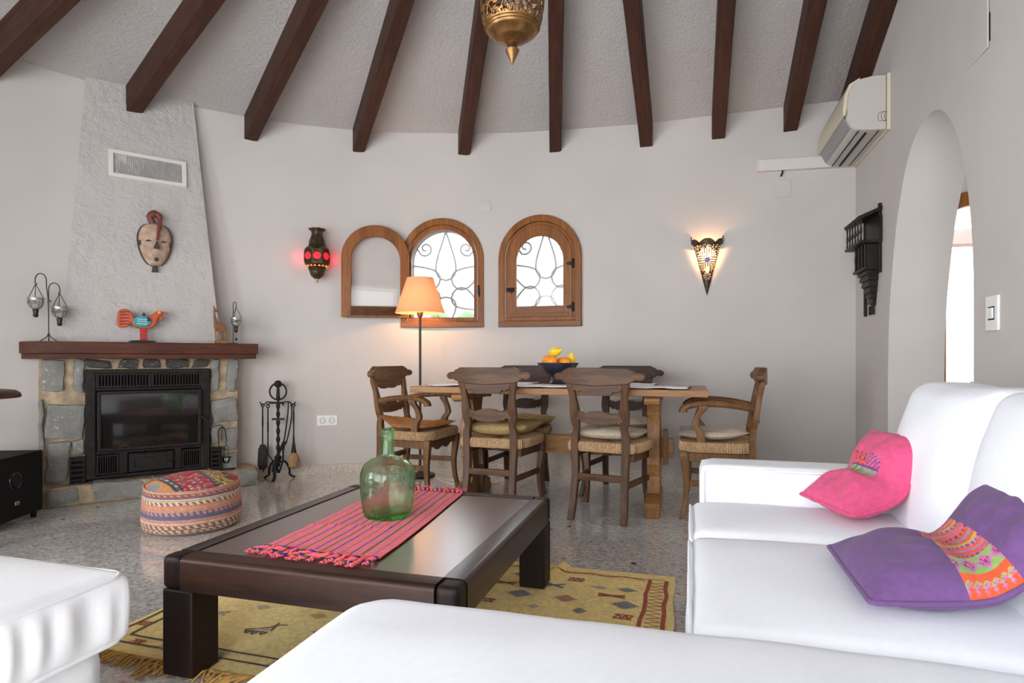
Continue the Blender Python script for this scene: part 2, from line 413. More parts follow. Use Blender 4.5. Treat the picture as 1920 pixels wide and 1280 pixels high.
def arch_pts(hw, z0, zs, n=24):
    return [(-hw, z0), (-hw, zs)] + [(-hw * cos(pi * i / n), zs + hw * sin(pi * i / n)) for i in range(1, n)] + [(hw, zs), (hw, z0)]
def wall_frame(ang_or_x):
    """matrix: local x along the wall to the right, local y into the wall, origin on the inner wall face"""
    if ang_or_x[0] == 'arc':
        a = ang_or_x[1]; p = arc(a); return Matrix.Translation((*p, 0)) @ Matrix.Rotation(a - pi / 2, 4, 'Z')
    return Matrix.Translation((ang_or_x[1], YB, 0))
A_W1 = atan2(4.886 - CY, -2.045 - CX); F1 = wall_frame(('arc', A_W1)); F2 = wall_frame(('x', -1.208))
for F in (F1, F2):
    c = B(); c.prism(arch_pts(0.30, 1.29, 1.82), -.4, .6, lambda u, v, h: (u, h, v)); c.xform(F); cut(wall_back, c)
for w in (wall_back, wall_front, wall_right):
    w.data.shade_smooth(); w.data.set_sharp_from_angle(angle=radians(30))
wall_back['label'] = 'white plastered back wall curving round to the left'
wall_right['label'] = 'white flat wall on the right with arched opening'
wall_front['label'] = 'white wall behind the camera'

# skirting of terrazzo along the back wall and right wall
angs = [pi / 2 + (radians(142) - pi / 2) * i / 30 for i in range(31)]
pi_ = [(XR, YB)] + [(x, YB) for x in linsp(XR, CX, 6)[1:]] + [arc(a) for a in angs[1:]]
po_ = [(XR, YB - .014)] + [(x, YB - .014) for x in linsp(XR, CX, 6)[1:]] + [arc(a, R0 - .014) for a in angs[1:]]
sk = slab_struct('baseboard_back', wall_loft(po_, pi_, 0, .078), M['skirting'], smooth=30); sk['label'] = 'beige terrazzo skirting along the back wall'
b = B(); b.box(XR - .014, XR, 4.25, YB - .014, 0, .078)
sk = slab_struct('baseboard_right', b, M['skirting'], smooth=0); sk['label'] = 'beige terrazzo skirting beside the arch'

# ceiling: cone over the round end, two slopes over the straight part
cp = []
for x in linsp(XR + .02, APEX[0], 6): cp.append(((x, YB, top_z(x)), (x, RIDGE_Y, APEX[2])))
for x in linsp(APEX[0], CX, 4)[1:]: cp.append(((x, YB, top_z(x)), APEX))
for i in range(1, 61):
    a = pi / 2 + pi * i / 60; p = arc(a); cp.append(((*p, top_z(p[0])), APEX))
for x in linsp(CX, APEX[0], 4)[1:]: cp.append(((x, YF, top_z(x)), APEX))
for x in linsp(APEX[0], XR + .02, 6)[1:]: cp.append(((x, YF, top_z(x)), (x, RIDGE_Y, APEX[2])))
rows = [-0.06, 0, .08, .16, .26, .38, .5, .63, .76, .88, .97, 1.0]
rings = [[lerp(p, q, t) for t in rows] for p, q in cp]
b = B(); b.loft(rings, caps=False, closed=False)
b.f = [q if Vector(b.v[q[1]]).z >= 0 else q for q in b.f]
ceiling = slab_struct('ceiling', b, M['ceiling'], smooth=40)
ceiling['label'] = 'rough white ceiling rising to a ridge, ribbed with dark beams'
sm = ceiling.modifiers.new('thickness', 'SOLIDIFY'); sm.thickness = 0.08; sm.offset = 1
ceiling.data.flip_normals() if Vector(ceiling.data.polygons[40].normal).z < 0 else None

def beam(p, q, w=0.10, hgt=0.19, t1=0.93):
    p = Vector(p); q = p + (Vector(q) - p) * t1; d = (q - p); h = Vector((d.x, d.y, 0)).normalized(); sx = Vector((-h.y, h.x, 0)) * (w / 2)
    rings = []; n = 14; rnd = random.Random(int(abs(p.x) * 1000))
    for i in range(n + 1):
        c = p + d * (i / n); j = [rnd.uniform(-.004, .004) for _ in range(4)]
        rings.append([c + sx * (1 + j[0] * 10) + Vector((0, 0, -hgt + j[1])), c - sx * (1 + j[2] * 10) + Vector((0, 0, -hgt + j[3])), c - sx + Vector((0, 0, .05)), c + sx + Vector((0, 0, .05))])
    v = B(); L = d.length
    v.loft(rings)
    # own frame (y along the beam) so that the grain runs along it
    M3 = Matrix((sx.normalized(), d.normalized(), sx.normalized().cross(d.normalized()))).transposed().to_4x4(); M3.translation = p
    v.xform(M3.inverted())
    o = obj('ceiling_beam', v, M['beam'], ceiling, smooth=25, bevel=.006); o.matrix_world = M3
    return o
def arc_from_apex(p):      # wall point straight out from the apex through p
    return p
for x, y in ((-4.265, 2.76), (-3.93, 3.50), (-3.40, 4.13), (-2.71, 4.625), (-1.865, 4.93), (-1.075, 5.0)):
    beam((x, y, top_z(x)), APEX)
for x in (-0.326, 0.223, 0.739, 1.125): beam((x, YB, top_z(x)), (x if x > -0.3 else -0.36, RIDGE_Y, APEX[2]), t1=.985)
for a in (180, 197, 214, 231, 248, 262):
    p = arc(radians(a)); beam((*p, top_z(p[0])), APEX)
for x in (-1.0, -0.33, .22, .74, 1.12): beam((x, YF, top_z(x)), (x if x > -0.43 else -0.43, RIDGE_Y, APEX[2]), t1=.95)

# ------------------------------------------------------------------ windows
def ring(b, outer, inner, y0, y1):
    n = len(outer)
    rings = [[(*o[:1], y0, o[1]), (o[0], y1, o[1]), (i[0], y1, i[1]), (i[0], y0, i[1])] for o, i in zip(outer, inner)]
    return b.loft(rings, caps=False, loop=True)
def hinge(parent, x, z, name='hinge'):
    h = B(); h.box(x - .004, x + .016, -.012, -.002, z - .035, z + .035)
    h.prism([(x - .045, z - .008), (x - .004, z - .018), (x - .004, z + .018), (x - .045, z + .008)], -.010, -.003, lambda u, v, k: (u, k, v))
    h.tube([(x + .006, -.014, z - .04), (x + .006, -.014, z + .04)], .006, 8)
    for dz in (-.028, .028): h.lathe([(0, 0), (.006, 0), (.004, .003), (0, .003)], 8, (x + .010, -.012, z + dz - .0015))
    return obj(name, h, M['iron'], parent, bevel=.001)
def teardrop(cx, cz, ang, near, far, w, n=40):
    pts = []
    for k in range(n + 1):
        t = -1 + 2 * k / n; u = abs(t)
        # round end near the centre, tip outwards
        s = near + (far - near) * (u ** 1.15)
        lat = w * sin(pi * min(1, u ** .62)) ** 1.0 * (1 - .25 * u) * (1 if t > 0 else -1)
        pts.append((cx + cos(ang) * s - sin(ang) * lat, cz + sin(ang) * s + cos(ang) * lat))
    return pts
def make_window(name, F, label, open_sash):
    root = thing(name, label, 'window', kind='structure'); root.matrix_world = F; del root['category']
    fr = B(); a = arch_pts(.358, 1.238, 1.822); m1 = arch_pts(.305, 1.292, 1.82); m2 = arch_pts(.272, 1.325, 1.815)
    ring(fr, a, m1, -.032, .012); ring(fr, [(x * .999, z) for x, z in m1], m2, -.012, .075)
    obj('window_frame', fr, M['pine'], root, smooth=35, bevel=.004)
    sl = B(); sl.box(-.358, .358, -.036, .0, 1.238, 1.285)
    obj('bottom_rail', sl, M['pine_x'], root, bevel=.004)
    # iron grille in the outer half of the opening
    g = thing('iron_grille', None, None); g.parent = root
    gy = .225; cz = 1.60
    for k in range(6):
        an = pi / 2 + k * pi / 3
        p = teardrop(0, cz, an, .075, (.52 if k == 0 else .44 if k in (1, 5) else .40), .098)
        bb = B(); bb.tube([(x, gy, z) for x, z in p], .009, 6); obj('petal_bar', bb, M['grille_iron'], g)
    for sx in (-1, 1):
        sp = [(sx * (.235 + (.012 + .055 * t) * cos(-2.2 + 7.5 * t) - .05), gy, 1.96 + (.012 + .055 * t) * sin(-2.2 + 7.5 * t)) for t in linsp(0, 1, 30)]
        sp += [(sx * .30, gy, 2.02)] if sx > 0 else [(sx * .30, gy, 2.02)]
        bb = B(); bb.tube(sp, .009, 6); obj('scroll_bar', bb, M['grille_iron'], g)
    rb = B(); rb.tube([(x, gy, z) for x, z in arch_pts(.292, 1.30, 1.82)], .006, 6); obj('rim_bar', rb, M['grille_iron'], g)
    # sash: arched ring with a pane
    s = thing('sash', None, None); s.parent = root
    hw, z0, zs = .27, 1.325, 1.80
    sb = B(); so = arch_pts(hw + .012, z0 - .008, zs + .016); si = arch_pts(hw - .066, z0 + .085, zs); ring(sb, so, si, 0, .034)
    fr_o = obj('sash_frame', sb, M['pine'], s, smooth=35, bevel=.004)
    br = B(); br.box(-hw + .06, hw - .06, -.004, .034, z0 + .004, z0 + .088); br.box(-hw + .02, hw - .02, -.010, .0, z0 + .004, z0 + .026)
    obj('sash_rail', br, M['pine_x'], s, bevel=.003)
    pn = B(); pn.prism(arch_pts(hw - .05, z0 + .07, zs), .014, .018, lambda u, v, h: (u, h, v)); obj('pane', pn, M['glass'], s, smooth=0)
    lt = B(); lx = -hw + .02
    lt.box(lx - .03, lx + .028, -.009, -.001, 1.545, 1.565)
    for dz in (-.012, 0, .012): lt.tube([(lx - .034, -.012, 1.555 + dz), (lx + .032, -.012, 1.555 + dz)], .006, 6)
    lt.tube([(lx + .004, -.012, 1.555), (lx + .006, -.014, 1.525)], .004, 6)
    obj('latch', lt, M['iron'], s)
    if open_sash:
        s.location = (-.285, -.05, 0); piv = Matrix.Translation((-.285, -.055, -.035)) @ Matrix.Rotation(radians(12.5), 4, 'Z') @ Matrix.Translation((-hw - .005, 0, 0)) @ Matrix.Scale(-1, 4, (1, 0, 0)) @ Matrix.Rotation(pi, 4, 'Z') @ Matrix.Scale(-1, 4, (1, 0, 0)) @ Matrix.Rotation(0, 4, 'Z')
        s.matrix_local = Matrix.Translation((-.285, -.055, 0)) @ Matrix.Rotation(radians(10.5), 4, 'Z') @ Matrix.Translation((-hw - .005, 0, 0)) @ Matrix.Rotation(pi, 4, 'Z')
        for z in (1.40, 1.76): hinge(root, -.29, z + .0)
        cb = B(); cb.box(.305, .325, -.04, -.03, 1.52, 1.60); cb.tube([(.315, -.045, 1.56), (.317, -.05, 1.50)], .004, 6); obj('catch', cb, M['iron'], root)
    else:
        s.location = (0, -.018, 0)
        for z in (1.40, 1.76): hinge(s, hw + .01, z)
    return root
make_window('window_1', F1, 'arched wooden window behind the floor lamp with its sash swung open to the left', True)
make_window('window_2', F2, 'closed arched wooden window with black hinges and a flower-shaped grille', False)

# ------------------------------------------------------------------ beyond the arch and outside
b = B(); b.prism([(1.48, 0), (5.2, 0), (5.2, 3.0), (1.48, 3.0)] , 6.6, 6.8, lambda u, v, h: (u, h, v))
wall_far = slab_struct('wall_far', b, M['wall'], smooth=30); wall_far['label'] = 'white end wall of the side room beyond the arch'
DA = [(-.75, 0), (-.75, 2.36)] + [(-.75 * cos(pi * i / 16), 2.36 + .17 * sin(pi * i / 16)) for i in range(1, 16)] + [(.75, 2.36), (.75, 0)]
c = B(); c.prism([(2.95 + x, z - (.2 if z == 0 else 0)) for x, z in DA], 6.3, 7.1, lambda u, v, h: (u, h, v)); cut(wall_far, c)
d1 = thing('door_1', 'arched brown wooden door frame seen through the arch', None, (2.95, 6.6, 0), 0, kind='structure')
fr = B(); DI = [(x * .86, z if z == 0 else 2.27 + (z - 2.36)) for x, z in DA]
ring(fr, [(x * 1.02, z + (.02 if z else 0)) for x, z in DA], DI, -.03, .10); obj('door_frame', fr, M['pine'], d1, smooth=35, bevel=.004)
b = B(); b.box(1.18 + .3, 5.2, -1.5, 6.8, 2.95, 3.05)
cs = slab_struct('ceiling_side', b, M['ceiling'], smooth=0); cs['label'] = 'flat ceiling of the side room beyond the arch'
b = B(); b.box(5.2, 5.4, -1.5, 6.8, 0, 3.0); wp = slab_struct('wall_sky_shield', b, M['wall'], smooth=30); wp['label'] = 'added white wall closing the side room against sky light, with an opening'  # unseen wall added to cut the sky light reaching the arch
c = B(); c.box(5.0, 5.6, 2.0, 4.0, .9, 2.1); cut(wp, c)
b = B(); b.box(1.48, 5.2, -1.5, -1.3, 0, 3.0); ws = slab_struct('wall_side', b, M['wall'], smooth=0); ws['label'] = 'white near end wall of the side room'
M['pink'] = pbr('dusty_pink_render', (0.55, 0.36, 0.32), 0.85, nscale=6, namt=.1)
b = B(); b.box(1.6, 5.2, 7.9, 8.1, 2.24, 2.42); po = obj('porch_beam', b, M['pink'], bevel=.01)
for x in (1.7, 5.0):
    k = B(); k.box(x - .12, x + .12, 7.88, 8.12, 0, 2.24); obj('porch_post', k, M['pink'], po, bevel=.01)
tag(po, 'dusty pink rendered beam of the porch beyond the arch', 'beam')
b = B(); b.box(2.83, 2.90, 7.25, 7.32, 0, .68); b.prism([(2.78, .68), (2.95, .68), (2.93, .735), (2.80, .735)], 7.2, 7.37, lambda u, v, h: (u, h, v)); b.lathe([(0, 0), (.02, 0), (.03, .03), (.02, .06), (0, .075)], 12, (2.865, 7.285, .735))
M['dark_paint'] = pbr('dark_brown_paint', (.06, .045, .04), .5)
tag(obj('newel_post', b, M['dark_paint'], bevel=.004), 'small dark post standing outside in the bright doorway', 'post')

M['hill'] = pbr('dry_pale_hillside', (0.27, 0.265, 0.23), 0.95, nscale=1.2, namt=0.25)
M['leaf'] = pbr('pale_green_shrub', (0.11, 0.16, 0.08), 0.9, nscale=5, namt=0.4)
hb = B(); hb.grid(30, 20, lambda u, v: (-14 + 24 * u, 6.2 + 16 * v, -0.1 + 5.2 * (v ** 1.0) * (0.75 if u > .6 else 1) * (1 - .9 * max(0, u - .6)) + .35 * noise.noise(Vector((u * 9, v * 7, 1)))))
hb2 = obj('hillside', hb, M['hill'], smooth=60)
tag(hb2, 'dry pale hillside rising outside behind the small windows', 'hill', kind='structure')
rs = random.Random(5)
for i, (x, y, lb) in enumerate(((-3.5, 9.4, 'pale shrub on the hillside seen through the window behind the floor lamp'), (-1.75, 8.9, 'pale shrub on the hillside seen through the closed window'))):
    bb = B(); r = rs.uniform(.35, .6)
    bb.rbox(-r, r, -r, r, 0, 1.5 * r, r * .7, (10, 10, 8), lambda p, f: p * (1 + .35 * noise.noise(p * 4 + Vector((i, 0, 0)))))
    vz = -0.1 + 5.2 * (y - 6.2) / 16
    tag(obj('shrub', bb, M['leaf'], smooth=60, loc=(x, y, vz - .1)), lb, 'shrub')

# ------------------------------------------------------------------ fireplace (own frame: x along its face, y into the wall, z up)
FO = (-3.9371, 3.1569); FR = radians(52.2)
fire = thing('fireplace', 'corner fireplace with grey stone surround, tapering white stucco chimney and black stove', 'fireplace', (*FO, 0), FR)
def FW(x, y, z):       # fireplace frame -> world
    return (FO[0] + cos(FR) * x - sin(FR) * y, FO[1] + sin(FR) * x + cos(FR) * y, z)
# chimney breast
def chim(a, bq):
    p = lerp((-.13, .0, 1.06), (.838, .0, 1.06), a); q = lerp((.012, .125, 3.02), (.675, .175, 3.02), a)
    flare = .012 * (1 - bq) ** 3
    r = lerp(p, q, bq); return (r[0] + (flare * (2 * a - 1)), r[1], r[2])
b = B()
def chim_n(u, v):
    r = Vector(chim(u, v)); k = 9; n = noise.noise(r * 34) * .007 + noise.noise(r * 9) * .006
    return (r.x, r.y - n if 0 < u < 1 else r.y, r.z)
nu, nv = 56, 110
b.grid(nu, nv, chim_n)
for a in (0, 1):
    b.grid(4, 40, lambda u, v: (chim(a, v)[0] + (noise.noise(Vector((v * 30, u * 9, a))) * .003 if u > 0 else 0), chim(a, v)[1] + u * (.42 - chim(a, v)[1]), chim(a, v)[2]))
obj('chimney_breast', b, M['stucco'], fire, smooth=70, fix=True)
def on_chim(a, z, out=0.0):
    r = chim(a, (z - 1.06) / 1.96); return (r[0], r[1] - out, r[2])
# vent grille in the chimney
vt = thing('vent_grille', None, None); vt.parent = fire
tilt = atan2(.15, 1.96)
c0 = on_chim(.545, 2.353, .0); vt.location = c0; vt.rotation_euler = (-tilt, 0, radians(2))
W, Hh = .246, .098
M['vent_white'] = pbr('off_white_vent_paint', (.66, .62, .58), .6)
M['vent_wire'] = pbr('grey_wire_mesh', (.30, .29, .28), .6)
M['vent_dark'] = pbr('dark_vent_hollow', (.012, .013, .013), .9, spec=.1)
fr = B(); o4 = [(-W, -Hh), (W, -Hh), (W, Hh), (-W, Hh)]; i4 = [(-W + .03, -Hh + .027), (W - .03, -Hh + .027), (W - .03, Hh - .027), (-W + .03, Hh - .027)]
ring(fr, o4, i4, -.016, .02); obj('vent_frame', fr, M['vent_white'], vt, bevel=.004)
bk = B(); bk.box(-W + .02, W - .02, .012, .018, -Hh + .02, Hh - .02); obj('vent_back', bk, M['vent_dark'], vt, smooth=0)
ms = B()
for i in range(33):
    x = -W + .03 + (2 * W - .06) * i / 32; ms.box(x - .0008, x + .0008, -.006, -.003, -Hh + .02, Hh - .02)
for i in range(13):
    z = -Hh + .027 + (2 * Hh - .054) * i / 12; ms.box(-W + .02, W - .02, -.004, -.001, z - .0008, z + .0008)
g = obj('vent_mesh', ms, M['vent_wire'], vt, smooth=0); g['kind'] = 'stuff'
# mantel shelf with chamfered left end and stepped lower edge
def plan(x0, x1, y0): return [(x0, y0), (x1, y0), (x1, .40), (x0 - .30, .40), (x0 - .075, y0 + .16)]
b = B(); b.prism(plan(-.24, 1.080, -.155), 1.003, 1.082, lambda u, v, h: (u, v, h)); b.prism(plan(-.233, 1.068, -.143), .968, 1.003, lambda u, v, h: (u, v, h))
obj('mantel_shelf', b, M['mantel'], fire, bevel=.004, label='red brown wooden mantel beam')
# mortar body of the surround with openings left to the stove
sur = thing('stone_surround', None, None); sur.parent = fire
b = B(); b.box(-.250, .0, .012, .42, 0, .97); b.box(.765, .965, .012, .42, 0, .97); b.box(0, .765, .012, .42, .895, .97); b.box(0, .765, .30, .42, 0, .9)
def rough(bb, amp, sc):
    bb.v = [tuple(Vector(p) + Vector((0, noise.noise(Vector(p) * sc) * amp, 0))) for p in bb.v]; return bb
obj('mortar', b, M['mortar'], sur, smooth=0)
rs = random.Random(3)
def stone(x0, x1, z0, z1, proud=.018, mat='stone', parent=sur, depth=.10, y0=0.0):
    sd = rs.uniform(0, 50); bb = B(); w, h = x1 - x0, z1 - z0; k = rs.uniform(-.012, .012); k2 = rs.uniform(-.012, .012)
    def fn(p, f):
        n = noise.noise_vector(p * 14 + Vector((sd, 0, 0))) * .010 + noise.noise_vector(p * 45 + Vector((0, sd, 0))) * .004
        return p + n + Vector((k * (f.z - .5) * 2, 0, k2 * (f.x - .5) * 2))
    bb.rbox(x0, x1, y0 - proud, y0 + depth, z0, z1, .016, (max(5, int(w / .022)), 3, max(4, int(h / .022))), fn)
    return obj('stone', bb, M[mat], parent, smooth=50)
for s in ((-.235, -.115, .755, .965), (-.065, -.004, .745, .965), (-.215, -.004, .435, .665), (-.205, -.085, .145, .415), (-.075, -.004, .315, .425),
          (-.250, -.222, .16, .70), (.772, .835, .725, .965), (.885, .962, .715, .965), (.775, .962, .485, .665), (.772, .850, .33, .465), (.872, .962, .27, .44), (.845, .962, .10, .245)):
    stone(*s)
for s in ((.00, .15, .900, .966), (.19, .31, .899, .966), (.335, .45, .900, .966), (.475, .63, .901, .966), (.655, .765, .900, .966)):
    stone(*s, proud=.010, mat='stone_dark')
# side face stones on the right flank
for z0, z1 in ((.72, .95), (.47, .67), (.25, .44)):
    s = stone(.90, .975, z0, z1, proud=-.02, depth=.16)
# hearth
he = thing('hearth', None, None); he.parent = fire
b = B(); b.prism([(-.235, -.085), (-.225, -.105), (1.075, -.105), (1.085, -.05), (1.09, .42), (-.25, .42)], 0, .128, lambda u, v, h: (u, v, h)); obj('mortar', b, M['mortar'], he, bevel=.012)
for x0, x1, z0, z1, mt in ((-.215, -.035, .015, .120, 'stone'), (.045, .34, .012, .135, 'stone'), (.375, .47, .02, .128, 'stone_warm'), (.51, .72, .012, .130, 'stone'), (.76, .90, .02, .125, 'stone_warm'), (.93, 1.09, .008, .128, 'stone')):
    stone(x0, x1, z0, z1, .016, mt, he, .12, -.105)
# stove insert
ins = thing('stove_insert', None, None); ins.parent = fire
b = B(); sq = lambda x0, x1, z0, z1: [(x0, z0), (x1, z0), (x1, z1), (x0, z1)]
ring(b, sq(0, .765, .152, .896), sq(.060, .705, .170, .868), -.045, .02)
b.box(.058, .707, -.040, .02, .748, .768); b.box(.058, .707, -.040, .02, .312, .335); b.box(.19, .245, -.040, .02, .17, .32); b.box(.528, .578, -.040, .02, .17, .32); b.box(.058, .707, .06, .08, .16, .88)
obj('stove_frame', b, M['cast'], ins, bevel=.006)
def slots(x0, x1, z0, z1, n, nm='slotted_vent', vert=True):
    v = B(); v.box(x0, x1, .0, .01, z0, z1)
    obj('vent_hollow', v, M['deep'], ins, smooth=0)
    v = B(); ring(v, sq(x0 - .004, x1 + .004, z0 - .004, z1 + .004), sq(x0 + .006, x1 - .006, z0 + .006, z1 - .006), -.046, -.02)
    for i in range(n):
        if vert:
            x = x0 + (x1 - x0) * (i + .5) / n; v.box(x - (x1 - x0) / n * .22, x + (x1 - x0) / n * .22, -.042, -.028, z0, z1)
        else:
            z = z0 + (z1 - z0) * (i + .5) / n; v.box(x0, x1, -.042, -.028, z - (z1 - z0) / n * .25, z + (z1 - z0) / n * .25)
    return obj(nm, v, M['cast'], ins, smooth=0)
slots(.064, .378, .775, .862, 17); slots(.388, .702, .775, .862, 17)
slots(.066, .186, .180, .305, 9); slots(.582, .698, .180, .300, 9)
slots(-.082, -.006, .138, .308, 5, 'side_vent', False); slots(.772, .842, .135, .302, 5, 'side_vent', False)
dr = B(); dr.box(.248, .525, -.055, .01, .178, .308); ring(dr, sq(.255, .518, .185, .301), sq(.285, .490, .212, .276), -.062, -.05)
obj('ash_drawer', dr, M['cast'], ins, bevel=.004)
dh = B(); dh.tube([(.49, -.062, .245), (.49, -.085, .245)], .005, 8); dh.tube([(.475, -.086, .243), (.525, -.086, .250)], .005, 8); obj('drawer_knob', dh, M['iron'], ins)
dd = B(); ring(dd, sq(.064, .703, .336, .746), sq(.088, .680, .357, .724), -.075, -.03); obj('stove_door', dd, M['cast'], ins, bevel=.005)
gl = B(); gl.box(.084, .684, -.060, -.054, .352, .729); obj('stove_glass', gl, M['fire_glass'], ins, smooth=0, label='dark reflecting stove glass')
hd = B(); hd.tube([(.690, -.07, .545), (.695, -.105, .545)], .007, 8); hd.tube([(.672, -.106, .555), (.70, -.108, .542), (.735, -.112, .515), (.765, -.112, .478)], [.006, .008, .007, .005], 8); obj('door_handle', hd, M['iron'], ins)

# ------------------------------------------------------------------ things on the mantel and chimney
M['iron_wire'] = pbr('dark_bronze_wire', (.045, .032, .028), .5, .6)
M['lace_metal'] = pbr('pierced_silver_metal', (.42, .40, .37), .35, .9, nscale=120, namt=.6)
M['tea_glass'] = thin_glass('tealight_glass', (.93, .93, .92), 1.5)
def tea_holder(top, label, drop=.072, bead=False):
    """wire hanger, pierced cup and stem hanging from the hook point TOP (world)"""
    t = thing('tealight_holder', label, 'candle holder', top); t.scale = (1.3 if not bead else 1.18,) * 3
    r = .034
    for k in range(3):
        a = 2 * pi * k / 3 + .5; w = B(); w.tube([(0, 0, 0), (r * cos(a), r * sin(a), -drop)], .0016, 6); obj('hanger_wire', w, M['iron_wire'], t)
    c = B(); prof = [(.034, -drop), (.033, -drop - .018), (.030, -drop - .034), (.022, -drop - .048), (.012, -drop - .055)]
    pr = [(q, z) for q, z in prof]
    nseg = 40
    def P(u, v):
        q = interp(v, [(i / 4, p[0]) for i, p in enumerate(pr)]); z = interp(v, [(i / 4, p[1]) for i, p in enumerate(pr)])
        return (q * cos(2 * pi * u), q * sin(2 * pi * u), z)
    c.grid(nseg, 14, P, keep=lambda u, v: v < .12 or v > .88 or ((int(u * nseg) + int(v * 14)) % 2 == 0))
    c.tube([(r * cos(2 * pi * k / 20), r * sin(2 * pi * k / 20), -drop) for k in range(20)], .0028, 6, closed=True)
    obj('pierced_cup', c, M['lace_metal'], t, solid=.0012)
    s = B(); s.lathe([(.008, -drop - .052), (.013, -drop - .058), (.012, -drop - .064), (.010, -drop - .080), (.012, -drop - .084), (.008, -drop - .094), (0, -drop - .096)], 14); obj('stem', s, M['iron_wire'], t)
    cd = B(); cd.lathe([(0, -drop - .046), (.015, -drop - .046), (.016, -drop - .030), (0, -drop - .029)], 14); obj('tealight', cd, M['white_plastic'], t)
    if bead:
        q = B(); q.tube([(0, 0, -drop - .095), (.002, 0, -drop - .132)], .0008, 5); q.lathe([(0, -.008), (.006, -.005), (.008, 0), (.006, .005), (0, .008)], 10, (.002, 0, -drop - .138)); obj('bead', q, M['black'], t)
    return t
def wire_stand(name, label, loc, paths, rz=FR, foot=None):
    s = thing(name, label, 'candle stand', loc, rz)
    for nm, p, r in paths: w = B(); w.tube(p, r, 8); obj(nm, w, M['iron_wire'], s)
    return s
ML = 1.082
# double stand, left end of the mantel
bx, by = -.195, -.06
L = FW(bx, by, ML)
def hook(x0, zb, zt, dx, n=14, drop=.035):
    return [(x0, 0, zb), (x0 - dx * .05, 0, zb + (zt - zb) * .6)] + [(x0 - dx / 2 + dx / 2 * cos(t), 0, zt - .045 + .045 * sin(t)) for t in linsp(0, pi, n)] + [(x0 - dx, 0, zt - .045 - drop), (x0 - dx + .008 * (1 if dx > 0 else -1), 0, zt - .050 - drop), (x0 - dx + .012 * (1 if dx > 0 else -1), 0, zt - .040 - drop)]
st = wire_stand('candle_stand', 'dark wire candle stand with two hooks on the left end of the mantel', L,
    [('post', bez([(.0, 0, .055), (-.002, 0, .25), (-.012, 0, .36)], 6) + [(-.041 + .029 * cos(t), 0, .395 + .045 * sin(t)) for t in linsp(0, pi, 14)] + [(-.070, 0, .375), (-.064, 0, .370), (-.060, 0, .378)], .0032),
     ('branch', [(-.002, 0, .24), (.0, 0, .33)] + [(.029 - .029 * cos(t), 0, .345 + .038 * sin(t)) for t in linsp(0, pi, 14)] + [(.060, 0, .322), (.054, 0, .318), (.050, 0, .326)], .0030),
     ('foot', bez([(0, 0, .06), (-.01, -.005, .03), (-.042, -.02, .004)], 6), .003), ('foot', bez([(0, 0, .06), (.01, -.005, .03), (.042, -.02, .004)], 6), .003), ('foot', bez([(0, 0, .06), (.0, .012, .03), (.0, .045, .004)], 6), .003)])
kb = B(); kb.lathe([(0, -.008), (.008, -.004), (.009, 0), (.008, .004), (0, .008)], 10, (.004, -.004, .262)); obj('knob', kb, pbr('dark_red_bead', (.16, .02, .02), .3), st)
def stand_pt(loc, rz, p): return (loc[0] + cos(rz) * p[0] - sin(rz) * p[1], loc[1] + sin(rz) * p[0] + cos(rz) * p[1], loc[2] + p[2])
tea_holder(stand_pt(L, FR, (-.067, 0, .371)), 'pierced silver tealight cup hanging from the higher left hook of the double stand')
tea_holder(stand_pt(L, FR, (.057, 0, .319)), 'pierced silver tealight cup hanging from the lower right hook of the double stand')
# single stand right of the giraffe
L2 = FW(.925, -.04, ML)
wire_stand('candle_stand', 'slim single dark wire candle stand beside the wooden giraffe', L2,
    [('post', [(-.0, 0, .004), (.0, 0, .27)] + [(.011 - .011 * cos(t), 0, .300 + .02 * sin(t)) for t in linsp(0, pi, 10)] + [(.022, 0, .285), (.018, 0, .280)], .003), ('foot', [(-.035, .0, .003), (.035, 0, .003)], .003), ('foot', [(0, -.03, .003), (0, .03, .003)], .003)])
tea_holder(stand_pt(L2, FR, (.020, 0, .281)), 'pierced silver tealight cup with bead hanging from the single stand', .07, True)

# rooster
M['orange_red'] = pbr('orange_red_paint', (.50, .075, .02), .45, nscale=60, namt=.25)
M['red_paint'] = pbr('red_paint', (.40, .012, .02), .45, nscale=50, namt=.35)
M['turquoise'] = pbr('turquoise_paint', (.03, .27, .30), .5, nscale=60, namt=.3)
M['yellow_paint'] = pbr('yellow_paint', (.62, .38, .03), .5)
M['ink'] = pbr('black_paint', (.012, .012, .012), .6)
M['white_paint'] = pbr('white_paint', (.75, .74, .70), .5)
ro = thing('rooster_figure', 'painted red and turquoise wooden rooster figure on the mantel', 'figurine', FW(.338, -.065, ML), FR)
def flat(parent, name, poly, y0, y1, mat, bev=.004, scale=1.0, off=(0, 0)):
    v = B(); v.prism([(off[0] + x * scale, off[1] + z * scale) for x, z in poly], y0, y1, lambda u, w, h: (u, h, w)); return obj(name, v, mat, parent, smooth=30, bevel=bev)
def oval(cx, cz, rx, rz, n=20, a0=0, rot=0): return [(cx + rx * cos(t) * cos(rot) - rz * sin(t) * sin(rot), cz + rx * cos(t) * sin(rot) + rz * sin(t) * cos(rot)) for t in [2 * pi * i / n for i in range(n)]]
flat(ro, 'base', oval(-.01, .008, .082, .008, 24), -.035, .035, M['ink'], .002)
flat(ro, 'leg', [(-.022, .014), (.020, .014), (.016, .11), (-.028, .11)], -.012, .012, M['red_paint'])
body = [(x, z) for x, z, _ in bez([(-.075, .165, 0), (-.04, .182, 0), (.0, .188, 0), (.035, .185, 0), (.065, .215, 0), (.095, .226, 0), (.11, .215, 0), (.112, .20, 0), (.098, .190, 0), (.085, .17, 0), (.06, .115, 0), (.02, .098, 0), (-.04, .10, 0), (-.075, .13, 0)], 4)]
flat(ro, 'body', body, -.02, .02, M['orange_red'], .008)
